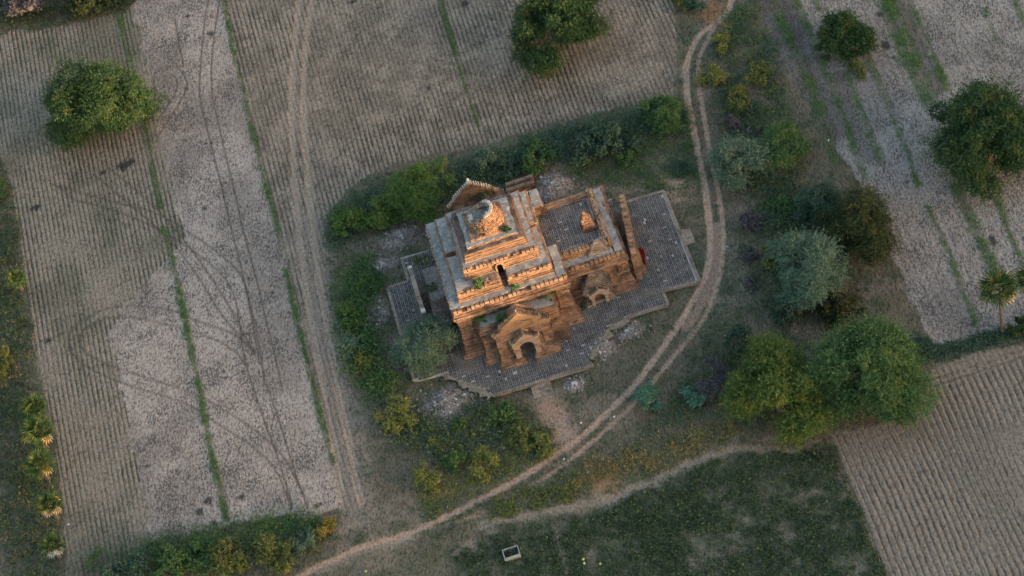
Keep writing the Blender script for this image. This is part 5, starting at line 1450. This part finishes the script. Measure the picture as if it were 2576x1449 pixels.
# ------------------------------------------------------------------ rubble, litter, melons
for px, py, ra, rb_, h, lb in RUBBLE:
    gx0, gy0 = G(px, py)
    n = int(125 * ra * rb_)
    a = g.uniform(0, 2 * pi, n); r_ = np.minimum(np.abs(g.normal(size=n)) * .62, 1.7); sx, sy = gx0 + np.cos(a) * r_ * ra, gy0 + np.sin(a) * r_ * rb_
    keep_ = g.random(n) < np.clip(fnoise(sx, sy, .8, 91) * 2.2 - .3, .05, 1); sx, sy = sx[keep_], sy[keep_]
    sz, _ = ztile(sx, sy)
    mb = MB()
    for q in range(len(sx)):
        s_ = .07 + .17 * rnd.random() ** 2.2
        mb.rbox(sx[q], sy[q], sz[q] + s_ * .3, s_ * rnd.uniform(1, 1.8), s_, s_ * .8, rnd.uniform(0, 3), s_ * .16, .7)
    e = empty('rubble_heap', (gx0, gy0, 0), lb, 'rubble')
    mb.build('stones', M['stone'], e, 'stuff')
    for q in range(6):
        t_ = rnd.randrange(len(sx)); s_ = rnd.uniform(.2, .38)
        piece('stone', M['stone1'], e, sx[t_], sy[t_], sz[t_], s_ * 1.3, s_, s_ * .6, rnd.uniform(0, 3), .7, .09)


def ball(name, mtl, px, py, r, lab, cat, grp=None):
    gx0, gy0 = G(px, py); zz, _ = ztile(A([gx0]), A([gy0])); zz = float(zz[0])
    import bmesh
    bm = bmesh.new(); bmesh.ops.create_icosphere(bm, subdivisions=2, radius=r)
    for v in bm.verts: v.co.z *= .86
    me = bpy.data.meshes.new(name); bm.to_mesh(me); bm.free(); me.materials.append(mtl)
    for p in me.polygons: p.use_smooth = True
    e = empty(name, (gx0, gy0, zz + r * .8 + .06), lab, cat, grp); link_mesh('rind', me, e)
    s_ = MB(); s_.tube((0, 0, r * .82), (.02, .02, r * 1.1), .02, .012, 5); ORI[e] = (0, 0, 0); s_.build('stem', M['bark'], e)
gm = 'ripe melons lying in the crop field'
ball('melon', M['melon'], 1468, 1409, .17, 'pale green melon, upper of the close pair in the crop', 'melon', gm)
ball('melon', M['melon'], 1470, 1419, .16, 'pale green melon, lower of the close pair in the crop', 'melon', gm)
ball('melon', M['melon_yellow'], 1511, 1420, .15, 'yellow melon alone right of the pair in the crop', 'melon', gm)
ball('melon', M['melon'], 921, 1439, .15, 'whitish melon at the bottom edge near the tall weeds', 'melon', gm)
for i, (px, py, m_, lab) in enumerate(((1464, 1066, 'litter_white', 'white scrap on the grass above the road near the dirt clearing'), (1383, 1134, 'litter_white', 'white scrap on the upper road verge'),
                                       (1418, 1156, 'litter_white', 'crumpled white scraps between the two ruts'), (1546, 1048, 'litter_white', 'white scrap beside the lower rut'),
                                       (1830, 622, 'litter_blue', 'blue scrap just right of the road near the terrace'), (1827, 846, 'litter_white', 'white scrap above the yellow-green tree'),
                                       (2083, 354, 'litter_white', 'white speck of litter in the striped field'), (172, 1322, 'litter_white', 'white scrap at the left edge of the plowed rows'))):
    gx0, gy0 = G(px, py); zz, _ = ztile(A([gx0]), A([gy0])); mb = MB()
    for k_ in range(3): mb.rbox(gx0 + rnd.uniform(-.12, .12), gy0 + rnd.uniform(-.1, .1), float(zz[0]) + .08, .15, .11, .05, rnd.uniform(0, 3), .03)
    tag(mb.build('litter', M[m_]), lab, 'litter', 'scraps of litter on the ground')
# bare fallen branches left of the temple
for px, py, L, lab in ((915, 925, 2.6, 'pale bare branch lying by the bushes left of the grey tree'), (930, 820, 1.8, 'thin pale branch lying in the dusty rubble patch'), (2010, 835, 2.2, 'bleached dead branches below the big acacia'), (1895, 335, 1.8, 'bleached twigs of a dead shrub right of the upper road')):
    gx0, gy0 = G(px, py); mb = MB()
    for k_ in range(5):
        a = rnd.uniform(0, 6.28); q = (gx0 + cos(a) * L * .4, gy0 + sin(a) * L * .4, .35 + rnd.random() * .5)
        mb.tube((gx0, gy0, .15), q, .05, .035, 5)
        for _ in range(2): mb.tube(q, (q[0] + rnd.uniform(-.7, .7), q[1] + rnd.uniform(-.7, .7), q[2] + rnd.uniform(-.2, .4)), .03, .01, 4)
    tag(mb.build('dead_branch', M['twig']), lab, 'branch')
